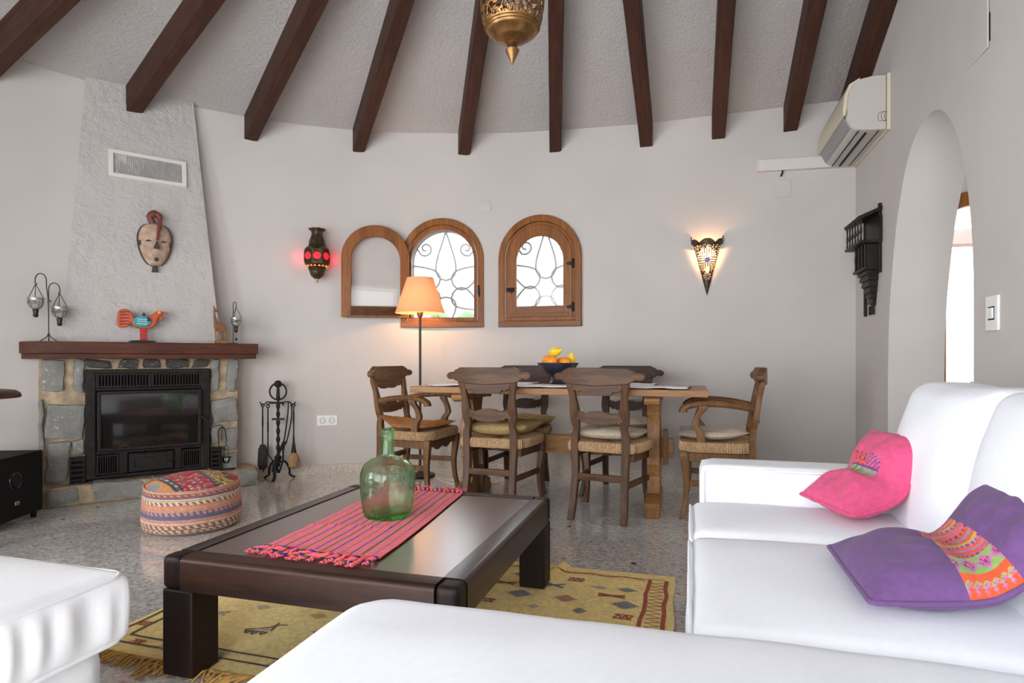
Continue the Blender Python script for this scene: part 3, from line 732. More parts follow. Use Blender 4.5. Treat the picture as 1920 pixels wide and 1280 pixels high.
tail = [(x, z) for x, z, _ in bez([(-.06, .178, 0), (-.085, .22, 0), (-.12, .232, 0), (-.150, .215, 0), (-.160, .165, 0), (-.157, .115, 0), (-.135, .102, 0), (-.10, .108, 0), (-.075, .135, 0)], 4)]
tl = flat(ro, 'tail', tail, -.012, .012, M['orange_red'], .006)
for z in (.208, .188, .166, .144, .124): flat(tl, 'feather_line', [(-.145, z - .003), (-.10, z + .002), (-.085, z - .001), (-.085, z + .003), (-.10, z + .007), (-.145, z + .003)], -.0145, -.011, M['ink'], 0)
wg = flat(ro, 'wing', oval(-.012, .148, .056, .042, 24), -.032, .032, M['turquoise'], .008)
for z in (.132, .148, .162): flat(wg, 'wing_stroke', [(-.045, z), (.02, z - .004), (.02, z - .001), (-.045, z + .003)], -.0335, -.030, M['white_paint'], 0)
flat(wg, 'wing_patch', oval(.025, .160, .012, .014, 12), -.0335, -.030, M['ink'], 0)
flat(ro, 'comb', [(.060, .222), (.075, .235), (.092, .236), (.100, .224)], -.010, .010, M['yellow_paint'], .003)
flat(ro, 'beak', [(.108, .205), (.150, .205), (.135, .213), (.152, .222), (.108, .220)], -.008, .008, M['orange_red'], .002)
flat(ro, 'wattle', oval(.100, .178, .013, .018, 12), -.010, .010, M['orange_red'], .003)
e = flat(ro, 'eye', oval(.092, .216, .0085, .007, 12), -.024, -.015, M['white_paint'], 0); flat(e, 'pupil', oval(.094, .216, .004, .004, 10), -.0255, -.02, M['ink'], 0)
flat(ro, 'tuft', [(-.012, .186), (-.005, .212), (.004, .21), (.010, .186)], -.010, .010, M['iron_wire'], .002)

# giraffe
def spots():
    m, nt, bs = nmat('giraffe_spots'); v = coords(nt); vo = nd(nt, 'ShaderNodeTexVoronoi', Scale=95.0, feature='DISTANCE_TO_EDGE'); nt.links.new(v, vo.inputs['Vector'])
    nt.links.new(ramp(nt, vo.outputs['Distance'], [(.06, (.30, .125, .028)), (.12, (.095, .032, .010))]), bs.inputs['Base Color']); bs.inputs['Roughness'].default_value = .4; return m
M['giraffe'] = spots(); M['giraffe_leg'] = pbr('honey_carved_wood', (.24, .10, .022), .4, nscale=40, namt=.3)
gi = thing('giraffe_figure', 'small carved spotted wooden giraffe standing on the mantel', 'figurine', FW(.828, -.062, ML), FR)
flat(gi, 'base', [(-.034, 0), (.040, 0), (.040, .025), (-.034, .025)], -.022, .022, M['giraffe_leg'], .004)
gb = [(-.044, .262), (-.038, .272), (-.032, .262), (-.022, .255), (-.008, .238), (-.014, .234), (-.028, .242), (-.034, .225), (-.028, .195), (-.016, .168), (.010, .150), (.030, .140), (.040, .120), (.042, .09), (.022, .098), (.004, .095), (-.016, .092), (-.034, .095), (-.040, .125), (-.044, .19)]
flat(gi, 'body', gb, -.014, .014, M['giraffe'], .005)
flat(gi, 'horn', [(-.042, .262), (-.044, .280), (-.036, .280), (-.034, .264)], -.006, .006, M['giraffe_leg'], .001)
for p in ([(-.036, .10), (-.030, .022), (-.022, .022), (-.024, .10)], [(-.012, .10), (-.016, .022), (-.008, .022), (.002, .10)], [(.026, .105), (.034, .060), (.028, .022), (.036, .022), (.043, .065), (.042, .105)]): flat(gi, 'leg', p, -.011, .011, M['giraffe_leg'], .002)

# carved mask on the chimney
ma_z = 1.79
cx_, cy_, _ = on_chim(.575, ma_z)
mk = thing('carved_mask', 'oval pale carved wooden mask with reddish crest hanging on the chimney', 'mask', FW(cx_, cy_ - .012, ma_z), FR)
M['mask'] = pbr('pale_worn_mask_wood', (.40, .27, .19), .7, nscale=26, namt=.3, bscale=60, bstr=.3)
M['mask_red'] = pbr('reddish_mask_wood', (.15, .035, .025), .5, nscale=30, namt=.3)
M['mask_dark'] = pbr('dark_mask_wood', (.035, .03, .028), .6)
def egg(t):
    w = .105 * (1 + .0 * t); return w
fc = B()
def face_pt(u, v):
    a = pi * u; z = -.158 + .318 * v; k = sqrt(max(0, 1 - (2 * v - 1) ** 2)); w = .112 * k ** .8 * (0.70 + .42 * v - .12 * max(0, v - .7))
    return (-w * cos(a), -.055 * sin(a) ** .8 * (k ** .5) - .012 * math.exp(-((a - pi / 2) / .25) ** 2) * (1 if .35 < v < .9 else .3), z)
fc.grid(24, 24, face_pt); obj('face', fc, M['mask'], mk, smooth=60)
rm = B(); ol = [(face_pt(0, v)[0] - .007, face_pt(0, v)[2]) for v in linsp(0, 1, 20)] + [(face_pt(1, v)[0] + .007, face_pt(1, v)[2]) for v in linsp(1, 0, 20)[1:-1]]
rm.prism(ol, -.016, .014, lambda u, v, h: (u, h, v)); obj('rim', rm, M['mask_dark'], mk, smooth=0)
cr = B(); cr.tube(bez([(-.010, -.015, .155), (-.030, -.020, .185), (-.022, -.022, .215), (.004, -.024, .226), (.026, -.030, .205), (.028, -.048, .15), (.016, -.066, .08), (.008, -.074, .03)], 6), [.020] * 8 + [.026] * 10 + [.020] * 8 + [.014] * 8 + [.009] * 9, 12); obj('crest', cr, M['mask_red'], mk, smooth=60)
ns = B(); ns.prism([(-.016, -.034), (.022, -.034), (.010, .022), (.002, .022)], -.086, -.05, lambda u, v, h: (u, h, v)); obj('nose', ns, M['mask_dark'], mk, bevel=.005)
mo = B(); mo.lathe([(0, 0), (.015, .002), (.012, .012), (0, .016)], 16); mo.xform(Matrix.Translation((.004, -.052, -.108)) @ Matrix.Rotation(pi / 2, 4, 'X')); obj('mouth', mo, M['mask_dark'], mk)
for sx, s in ((-.045, 1), (.048, -1)):
    flat(mk, 'eye', [(sx - .019, .020), (sx, .030), (sx + .019, .020), (sx, .015)], -.062, -.045, M['mask_dark'], 0)
for sx in (-.094, .094):
    ea = B(); ea.rbox(sx - .008, sx + .008, -.035, -.005, -.012, .026, .007, (4, 4, 4)); obj('ear', ea, M['mask_dark'], mk)
bd = B(); bd.prism([(-.014, -.150), (.012, -.150), (.020, -.196), (-.022, -.196)], -.030, .0, lambda u, v, h: (u, h, v)); obj('beard', bd, M['mask_dark'], mk, bevel=.004)

# small hanging lantern on the hearth
hl = thing('candle_stand', 'thin black wire stand with an oval foot standing on the hearth', 'candle stand', FW(.885, -.045, .128), FR)
w = B(); w.tube([(.055 * cos(2 * pi * k / 28), .03 * sin(2 * pi * k / 28), .004) for k in range(28)], .0038, 8, closed=True); obj('foot_ring', w, M['iron'], hl)
w = B(); w.tube([(-.052, 0, .004), (-.062, 0, .20), (-.066, 0, .27)] + [(-.041 - .025 * cos(t), 0, .285 + .038 * sin(t)) for t in linsp(0, pi, 12)] + [(-.010, 0, .24), (-.006, 0, .215), (-.010, 0, .205), (-.014, 0, .212)], .0038, 8); obj('post', w, M['iron'], hl)
hp = stand_pt(FW(.885, -.045, .128), FR, (-.010, 0, .207))
hh = thing('tealight_holder', 'small glass tealight hanging from the black wire stand on the hearth', 'candle holder', hp, FR)
w = B(); w.tube([(0, 0, 0), (0, 0, -.02)] , .002, 6)
for sx in (-1, 1): w.tube(bez([(0, 0, -.02), (sx * .014, 0, -.04), (sx * .016, 0, -.11)], 5), .002, 6)
w.box(-.034, .034, -.004, .004, -.113, -.106); obj('hanger', w, M['iron'], hh)
w = B(); w.lathe([(.026, -.113), (.026, -.135), (.018, -.155), (.0, -.158), (.0, -.154), (.015, -.151), (.023, -.134), (.024, -.113)], 16); obj('glass_cup', w, M['tea_glass'], hh)

# ------------------------------------------------------------------ fire tools between the hearth and the wall
TO = (-3.178, 4.180); TR = radians(20)
fs = thing('fire_tool_stand', 'black wrought iron fire tool stand with ring handle beside the hearth', 'stand', (*TO, 0), TR)
w = B(); w.tube([(0, 0, z) for z in linsp(.10, .68, 60)], [.013 + .004 * sin(i * .9) for i in range(61)], 10); obj('post', w, M['iron'], fs)
for z, r in ((.17, .028), (.765, .030)):
    w = B(); w.lathe([(r * sin(pi * i / 10), -r * cos(pi * i / 10)) for i in range(11)], 16, (0, 0, z)); obj('ball', w, M['iron'], fs)
w = B(); w.tube([(.066 * cos(2 * pi * k / 36), 0, .705 + .066 * sin(2 * pi * k / 36)) for k in range(36)], .007, 8, closed=True); w.tube([(0, 0, .66), (0, 0, .75)], [.016, .010], 10); obj('ring_handle', w, M['iron'], fs)
w = B()
for sx in (-1, 1):
    w.tube([(0, 0, .615), (sx * .09, 0, .622), (sx * .11, 0, .60), (sx * .128, -.006, .598), (sx * .14, -.01, .622)], .005, 6)
    w.tube([(0, 0, .612), (sx * .05, -.05, .614), (sx * .058, -.058, .598), (sx * .064, -.066, .615)], .005, 6)
obj('hook_arms', w, M['iron'], fs)
w = B(); w.box(-.045, .045, -.012, .012, .475, .490); obj('collar', w, M['iron'], fs)
for k in range(3):
    a = [-.5 * pi, pi * .12, pi * .88][k]; w = B(); w.tube(bez([(0, 0, .13), (.05 * cos(a), .05 * sin(a), .14), (.085 * cos(a), .085 * sin(a), .08), (.09 * cos(a), .09 * sin(a), .03), (.13 * cos(a), .13 * sin(a), .006)], 6), .0085 if k else .013, 8); obj('leg', w, M['iron'], fs)
def tool(name, label, at, build):
    t = thing(name, label, 'fire tool', stand_pt((*TO, 0), TR, at), TR); build(t); return t
def shank(t, z1, pts=None, r=.0055):
    w = B(); p = [(0, 0, -.012), (0, 0, z1)] if not pts else pts
    w.tube(p, r, 8); zz = z1 * .52
    for k in range(5): w.lathe([(.004, -.007), (.0095, 0), (.004, .007)], 8, (0, 0, zz + k * .017))
    w.tube([(.012 * cos(2 * pi * k / 14), 0, -.006 + .012 * sin(2 * pi * k / 14)) for k in range(14)], .004, 6, closed=True)
    obj('shank', w, M['iron'], t)
def shovel(t):
    shank(t, -.33); w = B(); w.prism([(-.018, -.32), (.018, -.32), (.036, -.36), (.034, -.50), (.012, -.525), (-.026, -.52), (-.040, -.48), (-.034, -.36)], -.006, .004, lambda u, v, h: (u, h, v)); obj('blade', w, M['cast'], t, bevel=.003)
def brush(t):
    shank(t, -.28); w = B(); w.lathe([(.006, -.25), (.009, -.30), (.020, -.375), (.022, -.39), (0, -.392)], 14); obj('ferrule', w, M['iron'], t)
    w = B(); w.lathe([(.022, -.388), (.040, -.42), (.043, -.46), (.036, -.50), (.012, -.515), (0, -.516)], 18, rfun=lambda a, z: 1 + .05 * sin(a * 9 + z * 60)); obj('bristles', w, pbr('straw_bristles', (.30, .19, .085), .9, nscale=90, namt=.4), t)
def poker(t):
    shank(t, -.40); w = B()
    for sx in (-1, 1): w.tube(bez([(0, 0, -.39), (sx * .028, 0, -.425), (sx * .040, 0, -.46), (sx * .034, 0, -.53)], 5), .005, 8)
    obj('prongs', w, M['iron'], t)
def tongs(t):
    for sx in (-1, 1):
        w = B(); w.tube(bez([(sx * .010, 0, 0), (sx * .016, 0, -.10), (-.030 + sx * .012, 0, -.28), (-.055 + sx * .006, 0, -.34), (-.075 + sx * .022, 0, -.45), (-.085 + sx * .004, -.01, -.55)], 6), [.0055] * 14 + [.011] * 6 + [.008] * 11, 8); obj('tong_arm', w, M['iron'], t)
    w = B(); w.tube([(.012 * cos(u), 0, .012 * sin(u)) for u in linsp(0, pi, 10)], .005, 6); obj('bow', w, M['iron'], t)
tool('hearth_shovel', 'black iron shovel hanging leftmost on the fire tool stand', (-.120, -.004, .600), shovel)
tool('poker', 'black iron two-pronged poker hanging left of the stand post', (-.060, -.060, .598), poker)
tool('tongs', 'black iron tongs hanging aslant right of the stand post', (.100, -.030, .606), tongs)
tool('hearth_brush', 'black handled hearth brush with straw bristles hanging rightmost on the stand', (.125, -.006, .600), brush)

# ------------------------------------------------------------------ fixtures on the walls
# air conditioner high on the right wall
ac = thing('air_conditioner', 'cream and grey air conditioner unit high on the right wall above the arch', 'air conditioner', (XR, 4.2, 0))
def acp(s=1.0, dx=0.0): return [(-p * s - dx, z) for p, z in ((0, 2.700), (.10, 2.705), (.165, 2.695), (.215, 2.66), (.238, 2.60), (.243, 2.52), (.236, 2.455), (.212, 2.405), (.185, 2.385), (.10, 2.375), (0, 2.372))]
b = B(); b.prism([(-.0, 2.70)] + acp()[1:-1] + [(0, 2.372)], .012, .738, lambda u, v, h: (u, h, v)); obj('body', b, M['grey_plastic'], ac, smooth=40, bevel=.003)
for y0, y1 in ((-.0, .016), (.735, .75)):
    b = B(); b.prism([(-.022, 2.702)] + [(x + .006, z) for x, z in acp()[1:-1]] + [(-.022, 2.370)], y0, y1, lambda u, v, h: (u, h, v)); obj('end_cap', b, M['grey_plastic'], ac, smooth=40, bevel=.003)
b = B(); fp = [(-.165, 2.702), (-.225, 2.668), (-.252, 2.60), (-.260, 2.52), (-.258, 2.475), (-.246, 2.475), (-.238, 2.52), (-.232, 2.60), (-.210, 2.655), (-.165, 2.69)]
b.prism(fp, -.004, .754, lambda u, v, h: (u, h, v)); obj('front_panel', b, M['cream_plastic'], ac, smooth=50, bevel=.003, label='cream front panel')
b = B(); b.box(-.02, .0, -.012, .76, 2.365, 2.708); obj('wall_plate', b, M['cream_plastic'], ac, bevel=.003)
b = B(); b.prism([(-.252, 2.472), (-.2165, 2.402), (-.213, 2.410), (-.240, 2.466)], .03, .72, lambda u, v, h: (u, h, v)); obj('louvre', b, pbr('grey_louvre', (.25, .24, .23), .35), ac, smooth=0)
b = B(); b.box(-.128, -.118, .05, .72, 2.3685, 2.380); obj('slot', b, M['deep'], ac, smooth=0)
b = B(); b.box(-.172, -.169, .015, .735, 2.376, 2.3825); b.box(-.060, -.058, .015, .735, 2.368, 2.376); obj('seam', b, M['vent_dark'], ac, smooth=0)
b = B()
for q in (.026, .044, .062): b.tube([(-.024, -.0005, 2.42 + .0), (-q, -.0005, 2.43 if q < .05 else 2.425), (-q - .006, -.0005, 2.455), (-q, -.0005, 2.475), (-.024, -.0005, 2.48)], .0012, 5)
obj('pipe_knockout', b, M['vent_dark'], ac, smooth=0)

# cable trunking on the back wall, cable end and blank box cover
tk = thing('cable_trunking', 'white plastic cable trunking running to the air conditioner', 'trunking', (.84, YB, 2.425), 0)
b = B(); b.box(-.335, .335, -.045, 0, -.040, .046); o = obj('trunking', b, M['painted'], tk, bevel=.004); tk.rotation_euler = (0, radians(1.5), 0)
b = B(); b.box(-.343, -.330, -.048, 0, -.043, .049); obj('end_cap', b, M['painted'], tk, bevel=.003)
b = B(); b.tube(bez([(-.158, -.02, -.035), (-.160, -.025, -.060), (-.170, -.03, -.085)], 5), .006, 8); obj('cable_end', b, M['black'], tk)
b = B(); b.box(.620, .742, YB - .006, YB, 2.190, 2.325); tag(obj('blank_cover', b, M['wall'], bevel=.002), 'painted-over square blank cover on the back wall under the trunking', 'wall plate')
bx = wall_frame(('arc', atan2(4.965 - CY, -1.677 - CX)))
b = B(); b.lathe([(0, 0), (.050, 0), (.052, .004), (.048, .008), (0, .010)], 28); b.xform(Matrix.Translation((0, 0, 2.274)) @ Matrix.Rotation(pi / 2, 4, 'X')); o = obj('round_cover', b, M['wall']); o.matrix_world = bx
tag(o, 'round painted-over blank cover on the wall above the windows', 'wall plate')
# access cover standing slightly open, high on the right wall
o = thing('access_cover', 'thin wall access cover left ajar high on the right wall', 'wall plate', (XR, 3.05, 2.32)); b = B(); b.box(-.005, .0005, -.125, .10, -.08, .16)
q = obj('cover_plate', b, M['wall'], o, bevel=.002); q.rotation_euler = (0, 0, radians(-1.6)); b = B(); b.box(-.0025, -.0005, -.131, -.120, -.055, .06); obj('dark_gap', b, M['deep'], o, smooth=0)
# light switch
sw = thing('light_switch', 'white rectangular light switch on the right wall beside the arch', 'switch', (XR, 2.885, 1.152))
b = B(); b.box(-.012, 0, -.052, .052, -.071, .071); obj('switch_plate', b, M['white_plastic'], sw, bevel=.004)
b = B(); b.box(-.019, -.010, -.022, .022, -.022, .022); obj('switch_button', b, M['white_plastic'], sw, bevel=.003)
b = B(); b.box(-.0125, -.011, -.027, .027, -.027, .027); obj('button_gap', b, M['vent_dark'], sw, smooth=0)
# double socket
a_s = atan2(4.495 - CY, -2.93 - CX); so = thing('double_socket', 'white double power socket low on the back wall', 'socket'); so.matrix_world = wall_frame(('arc', a_s)) @ Matrix.Translation((0, 0, .448))
b = B(); b.box(-.082, .082, -.011, .004, -.042, .042); obj('socket_plate', b, M['white_plastic'], so, bevel=.003)
for sx in (-.037, .037):
    b = B(); b.lathe([(.026, 0), (.026, .004), (.020, .004), (.019, -.004), (0, -.004)], 24); b.xform(Matrix.Translation((sx, -.010, 0)) @ Matrix.Rotation(pi / 2, 4, 'X')); q = obj('socket_face', b, pbr('socket_grey', (.42, .41, .39), .5), so)
    b = B()
    for dx in (-.0095, .0095): b.lathe([(0, .0), (.0035, .0), (.0035, .001), (0, .001)], 10, (sx + dx, 0, 0))
    b.xform(Matrix.Translation((sx, -.0145, 0)) @ Matrix.Rotation(pi / 2, 4, 'X') @ Matrix.Translation((-sx, 0, 0))); obj('socket_hole', b, M['deep'], so, smooth=0)

# red glass wall lantern
A_L = atan2(4.450 - CY, -2.999 - CX); wl = thing('wall_lantern', 'octagonal dark metal wall lantern with glowing red glass discs', 'lamp'); wl.matrix_world = wall_frame(('arc', A_L)) @ Matrix.Translation((0, -.112, 1.592))
M['red_glow'] = emit('lit_red_glass', (.95, .008, .02), 1.0); M['amber_glow'] = emit('lit_amber_opening', (1.0, .30, .03), 1.0)
def octa(r0, z0, r1, z1, b, n=8): return b.loft([[(r0 * cos(2 * pi * (k + .5) / n), r0 * sin(2 * pi * (k + .5) / n), z0) for k in range(n)], [(r1 * cos(2 * pi * (k + .5) / n), r1 * sin(2 * pi * (k + .5) / n), z1) for k in range(n)]])
b = B(); octa(.062, .118, .104, .152, b); octa(.104, .150, .104, .272, b); octa(.104, .270, .064, .302, b); obj('body', b, M['dark_brass'], wl, smooth=0, bevel=.002)
for k in range(8):
    a = 2 * pi * k / 8; rr = .104 * cos(pi / 8)
    mt = Matrix.Rotation(a, 4, 'Z') @ Matrix.Translation((rr, 0, .212)) @ Matrix.Rotation(pi / 2, 4, 'Y')
    b = B(); b.lathe([(0, 0), (.031, 0), (.029, .005), (0, .008)], 20); b.xform(mt); obj('red_disc', b, M['red_glow'], wl, label='glowing red glass disc')
    b = B(); b.tube([(.034 * cos(2 * pi * i / 24), .034 * sin(2 * pi * i / 24), .003) for i in range(24)], .0035, 6, closed=True); b.tube([(.040, -.036, .003), (.043, -.018, .003), (.040, 0, .003), (.043, .018, .003), (.040, .036, .003)], .0025, 5); b.tube([(-.045, -.036, .003), (-.048, -.018, .003), (-.045, 0, .003), (-.048, .018, .003), (-.045, .036, .003)], .0025, 5); b.xform(mt); obj('disc_rim', b, M['dark_brass'], wl)
    for j, (z, s) in enumerate(((.137, 1), (.287, -.6))):
        for d in (-.017, .017):
            sl = .083 * cos(pi / 8) + .004
            b = B(); b.prism([(-.010, -.008 * s), (.010, -.008 * s), (0, .010 * s)], 0, .003, lambda u, v, h: (h, u, v)); tl_ = atan2(.042, .034) if j == 0 else -atan2(.040, .032)
            b.xform(Matrix.Rotation(a, 4, 'Z') @ Matrix.Translation((sl if j == 0 else sl - .0, d, z)) @ Matrix.Rotation(tl_, 4, 'Y')); obj('amber_opening', b, M['amber_glow'] if j == 0 else M['brass'], wl, smooth=0)
b = B(); b.lathe([(.060, .300), (.068, .306), (.066, .314), (.062, .322), (.062, .340), (.054, .368), (.045, .392), (.044, .418), (.066, .440), (.064, .444), (.042, .424), (.036, .400)], 32, rfun=lambda a, z: 1 + (.10 * sin(a * 8) if z > .43 else .03 * cos(a * 8) if z < .35 else 0)); obj('crown', b, M['dark_brass'], wl, smooth=50)
b = B(); b.lathe([(0, .030), (.02, .034), (.046, .056), (.057, .088), (.060, .104), (.068, .110), (.066, .120), (.0, .124)], 32, rfun=lambda a, z: 1 + .04 * cos(a * 8)); obj('bottom_bowl', b, M['dark_brass'], wl, smooth=50)
b = B(); b.lathe([(0, 0), (.006, .004), (.012, .012), (.012, .026), (.016, .034), (0, .036)], 14); obj('finial', b, pbr('pale_brass_tip', (.42, .33, .2), .4, .6), wl)
b = B(); b.box(-.05, .05, .095, .112, .13, .30); obj('wall_bracket', b, M['dark_brass'], wl, bevel=.003)
def point(name, loc, watts, col, r=.03, parent=None):
    l = bpy.data.lights.new(name, 'POINT'); l.energy = watts; l.color = col; l.shadow_soft_size = r
    o = bpy.data.objects.new(name, l); COL.objects.link(o); o.location = loc
    if parent: o.parent = parent
    return o
for sx in (-1, 1): point('red_light', (sx * .135, .045, .215), .22, (1, .05, .08), .02, wl)

# pierced triangular wall sconce
sc = thing('wall_sconce', 'pierced dark metal triangular wall sconce lit from inside with blue centre stone', 'lamp', (.138, YB, 1.463))
def sc_pt(u, v):      # u around from left wall edge to right, v up
    a = pi * (1 - u); w = .118; z = .445 * v
    top = .0
    k = v; f = 0.5 - 0.5 * cos(2 * pi * u)
    x = w * k * cos(a); y = -.105 * k * (sin(a) ** .75)
    if v > .86:
        z = .445 * (.86 + (v - .86) * (1.0 if (u < .03 or u > .97) else (.25 + .55 * abs(sin(pi * u * 3)) ** .7)))
    return (x, y - .002, z)
def sc_keep(u, v):
    if v > .87 or v < .10: return True
    a = (u - .5) * v * 2.6; x = (u - .5) * v * .36; z = v * .445
    if u < .10 or u > .90: return False if .25 < v < .80 and (u < .05 or u > .95) else True
    if abs(abs(u - .5) - .36) < .02: return int(v * 90) % 3 != 0
    d = hypot(x, z - .270); an = atan2(z - .270, x)
    if d < .016: return True
    if d < .086:
        rg = int((d - .016) / .0117); ph = an / (2 * pi) * (8 + 4 * rg)
        return (ph % 1.0) < .42 or ((d - .016) / .0117) % 1 < .25
    d2 = hypot(x, z - .148); an2 = atan2(z - .148, x)
    if .008 < d2 < .032: return (an2 / (2 * pi) * 8) % 1.0 < .42
    if d2 < .045: return True
    return not (noise.noise(Vector((x * 160, z * 160, 3))) > .28)
b = B(); b.grid(110, 130, sc_pt, keep=sc_keep); o = obj('pierced_shade', b, M['dark_brass'], sc, smooth=60, solid=.0015)
for sx in (-1, 1):
    b = B(); b.prism([(sx * .106, .40), (sx * .119, .40), (sx * .122, .462), (sx * .114, .462)], -.012, .0, lambda u, v, h: (u, h, v)); obj('top_horn', b, M['dark_brass'], sc)
b = B(); b.lathe([(0, 0), (.013, 0), (.012, .005), (0, .008)], 18); b.xform(Matrix.Translation((0, -.105 * .607 - .004, .270)) @ Matrix.Rotation(pi / 2, 4, 'X')); obj('blue_stone', b, emit('lit_blue_glass', (.06, .10, .75), .8), sc, label='glowing blue glass stone')
b = B(); b.lathe([(0, .17), (.012, .175), (.022, .20), (.020, .225), (.012, .24), (.012, .25), (0, .252)], 16, (0, -.035, 0)); obj('bulb', b, emit('lit_bulb', (1.0, .62, .25), 1.6), sc)
point('sconce_light', (0, -.045, .33), 4.2, (1, .52, .22), .015, sc)

# small carved wooden balcony hung on the right wall
bl = thing('miniature_balcony', 'black carved wooden miniature balcony shelf hung on the right wall', 'wall decoration', (XR, 4.54, 1.26))
Wd = M['dark_paint']
M['balcony'] = wood('black_stained_carved_wood', (.008, .006, .005), (.035, .026, .022), 'Z', .45, 10)
Wd = M['balcony']
def bbx(name, *a, bev=.003): q = B(); q.box(*a); return obj(name, q, Wd, bl, bevel=bev)
bbx('back_board', -.016, 0, -.17, .17, .30, .66)
for y in (-.165, .165): bbx('back_stile', -.022, 0, y - .012, y + .012, .0 if y > 0 else .26, .70)
b = B(); b.prism([(0, .655), (-.150, .600), (-.150, .618), (0, .68)], -.19, .19, lambda u, v, h: (u, h, v)); rf = obj('roof', b, Wd, bl, bevel=.003)
for k in range(9):
    y = -.17 + .34 * k / 8; q = B(); q.tube([(-.155, y, .612), (0, y, .672)], .010, 8); obj('roof_rib', q, Wd, rf)
bbx('gallery_floor', -.150, 0, -.19, .19, .450, .468); bbx('gallery_rail', -.142, -.128, -.18, .18, .520, .530, bev=.002)
for k in range(6):
    y = -.172 + .344 * k / 5; q = B(); q.lathe([(.008, .468), (.005, .50), (.009, .53), (.005, .56), (.008, .604)], 10, (-.136, y, 0)); obj('gallery_post', q, Wd, bl)
for y in (-.180, .180): bbx('gallery_side_post', -.02, -.0, y - .01, y + .01, .468, .62)
bbx('lower_box', -.085, -.0, -.13, .13, .300, .450)
for k in range(4):
    y = -.115 + .23 * k / 3; q = B(); q.lathe([(.010, .30), (.006, .34), (.010, .38), (.006, .42), (.010, .45)], 10, (-.092, y, 0)); obj('pilaster', q, Wd, bl)
bbx('lower_ledge', -.105, 0, -.145, .145, .285, .302)
for k in range(6):
    z = .285 - .038 * k; p = .082 - .011 * k; h = .115 - .012 * k
    bbx('corbel_step', -p, 0, -h, h, z - .026, z); bbx('corbel_neck', -p + .016, 0, -h + .012, h - .012, z - .038, z - .026, bev=.001)
for y in (-.035, .035): bbx('drop_peg', -.026, -.008, y - .008, y + .008, .0, .06)
bl.scale = (.88, 1, 1)

# ------------------------------------------------------------------ pierced brass lantern hanging from the apex
LX, LY = -.586, 2.02
ln = thing('hanging_lantern', 'large pierced brass lantern with pointed finial hanging from the ceiling', 'lamp', (LX, LY, 1.985))
prof = [(.022, .078), (.055, .090), (.085, .112), (.102, .150), (.110, .20), (.112, .27), (.108, .34), (.096, .40), (.078, .44)]
pz = [p[1] for p in prof]
def ln_pt(u, v):
    t = v * (len(prof) - 1); i = min(int(t), len(prof) - 2); f = t - i; r = prof[i][0] + (prof[i + 1][0] - prof[i][0]) * f; z = pz[i] + (pz[i + 1] - pz[i]) * f
    return (r * cos(2 * pi * u), r * sin(2 * pi * u), z)
def ln_keep(u, v):
    x, y, z = ln_pt(u, v)
    if z < .135 or z > .41: return True
    n = 10; a = (u * n) % 1.0 - .5; zz = (z - .135) / .275
    row = zz * 3.2; rr = row % 1.0 - .5; off = .5 if int(row) % 2 else 0
    a = ((u * n + off) % 1.0) - .5
    d = hypot(a, rr); an = atan2(rr, a)
    if d < .10: return True
    pet = abs(sin(an * 3 + .6 * sin(an)))
    if d < .42: return pet < .45 + .25 * abs(d - .28) / .14
    return noise.noise(Vector((a * 14, rr * 14, 2))) < .12
b = B(); b.grid(200, 110, ln_pt, keep=ln_keep); obj('pierced_body', b, M['brass'], ln, smooth=60, solid=.0016)
b = B(); b.lathe([(0, 0), (.004, .006), (.023, .046), (.024, .052), (.017, .060), (.016, .074), (.024, .080), (0, .084)], 24); obj('finial', b, M['brass'], ln)
for z, r in ((.128, .095), (.120, .090)):
    b = B(); b.tube([(r * cos(2 * pi * k / 48), r * sin(2 * pi * k / 48), z) for k in range(48)], .0018, 6, closed=True); obj('engraved_ring', b, M['brass'], ln)
b = B(); b.lathe([(.080, .435), (.098, .442), (.098, .452), (.060, .47), (.045, .54), (.030, .58), (.016, .60), (.018, .62), (0, .625)], 28); obj('cap', b, M['brass'], ln)
b = B()
for k in range(38):
    z = .63 + .04 * k
    if z > 2.02: break
    ax = (1, 0) if k % 2 else (0, 1)
    b.tube([(.010 * cos(t) * ax[0], .010 * cos(t) * ax[1], z + .024 * sin(t)) for t in [2 * pi * i / 10 for i in range(10)]], .0028, 5, closed=True)
g = obj('chain', b, M['brass'], ln); g['kind'] = 'stuff'
b = B(); b.lathe([(0, 2.0), (.05, 2.03), (.05, 2.06), (0, 2.062)], 18); obj('ceiling_rose', b, M['brass'], ln)

# ------------------------------------------------------------------ floor lamp
fl = thing('floor_lamp', 'lit floor lamp with orange cone shade and thin dark pole before the windows', 'lamp', (-2.125, 4.60, 0))
b = B(); b.lathe([(0, 0), (.125, 0), (.128, .008), (.12, .020), (.03, .030), (.014, .045), (0, .045)], 32); obj('base', b, pbr('dark_bronze', (.035, .03, .028), .45, .5), fl)
b = B(); b.tube([(0, 0, .03), (0, 0, 1.35)], .0105, 12); obj('pole', b, pbr('dark_bronze_pole', (.04, .033, .03), .4, .6), fl)
b = B(); b.lathe([(.010, 1.30), (.024, 1.325), (.026, 1.350), (.018, 1.36), (.018, 1.40), (0, 1.40)], 18); obj('bulb_holder', b, M['brass'], fl)
def shade_mat():
    m = bpy.data.materials.new('orange_lamp_shade'); m.use_nodes = True; nt = m.node_tree; nt.nodes.clear(); out = nd(nt, 'ShaderNodeOutputMaterial')
    d = nd(nt, 'ShaderNodeBsdfDiffuse', Color=(.72, .40, .22, 1)); t = nd(nt, 'ShaderNodeBsdfTranslucent', Color=(.90, .46, .24, 1)); mx = nd(nt, 'ShaderNodeMixShader'); mx.inputs[0].default_value = .10
    nt.links.new(d.outputs[0], mx.inputs[1]); nt.links.new(t.outputs[0], mx.inputs[2]); nt.links.new(mx.outputs[0], out.inputs[0]); return m
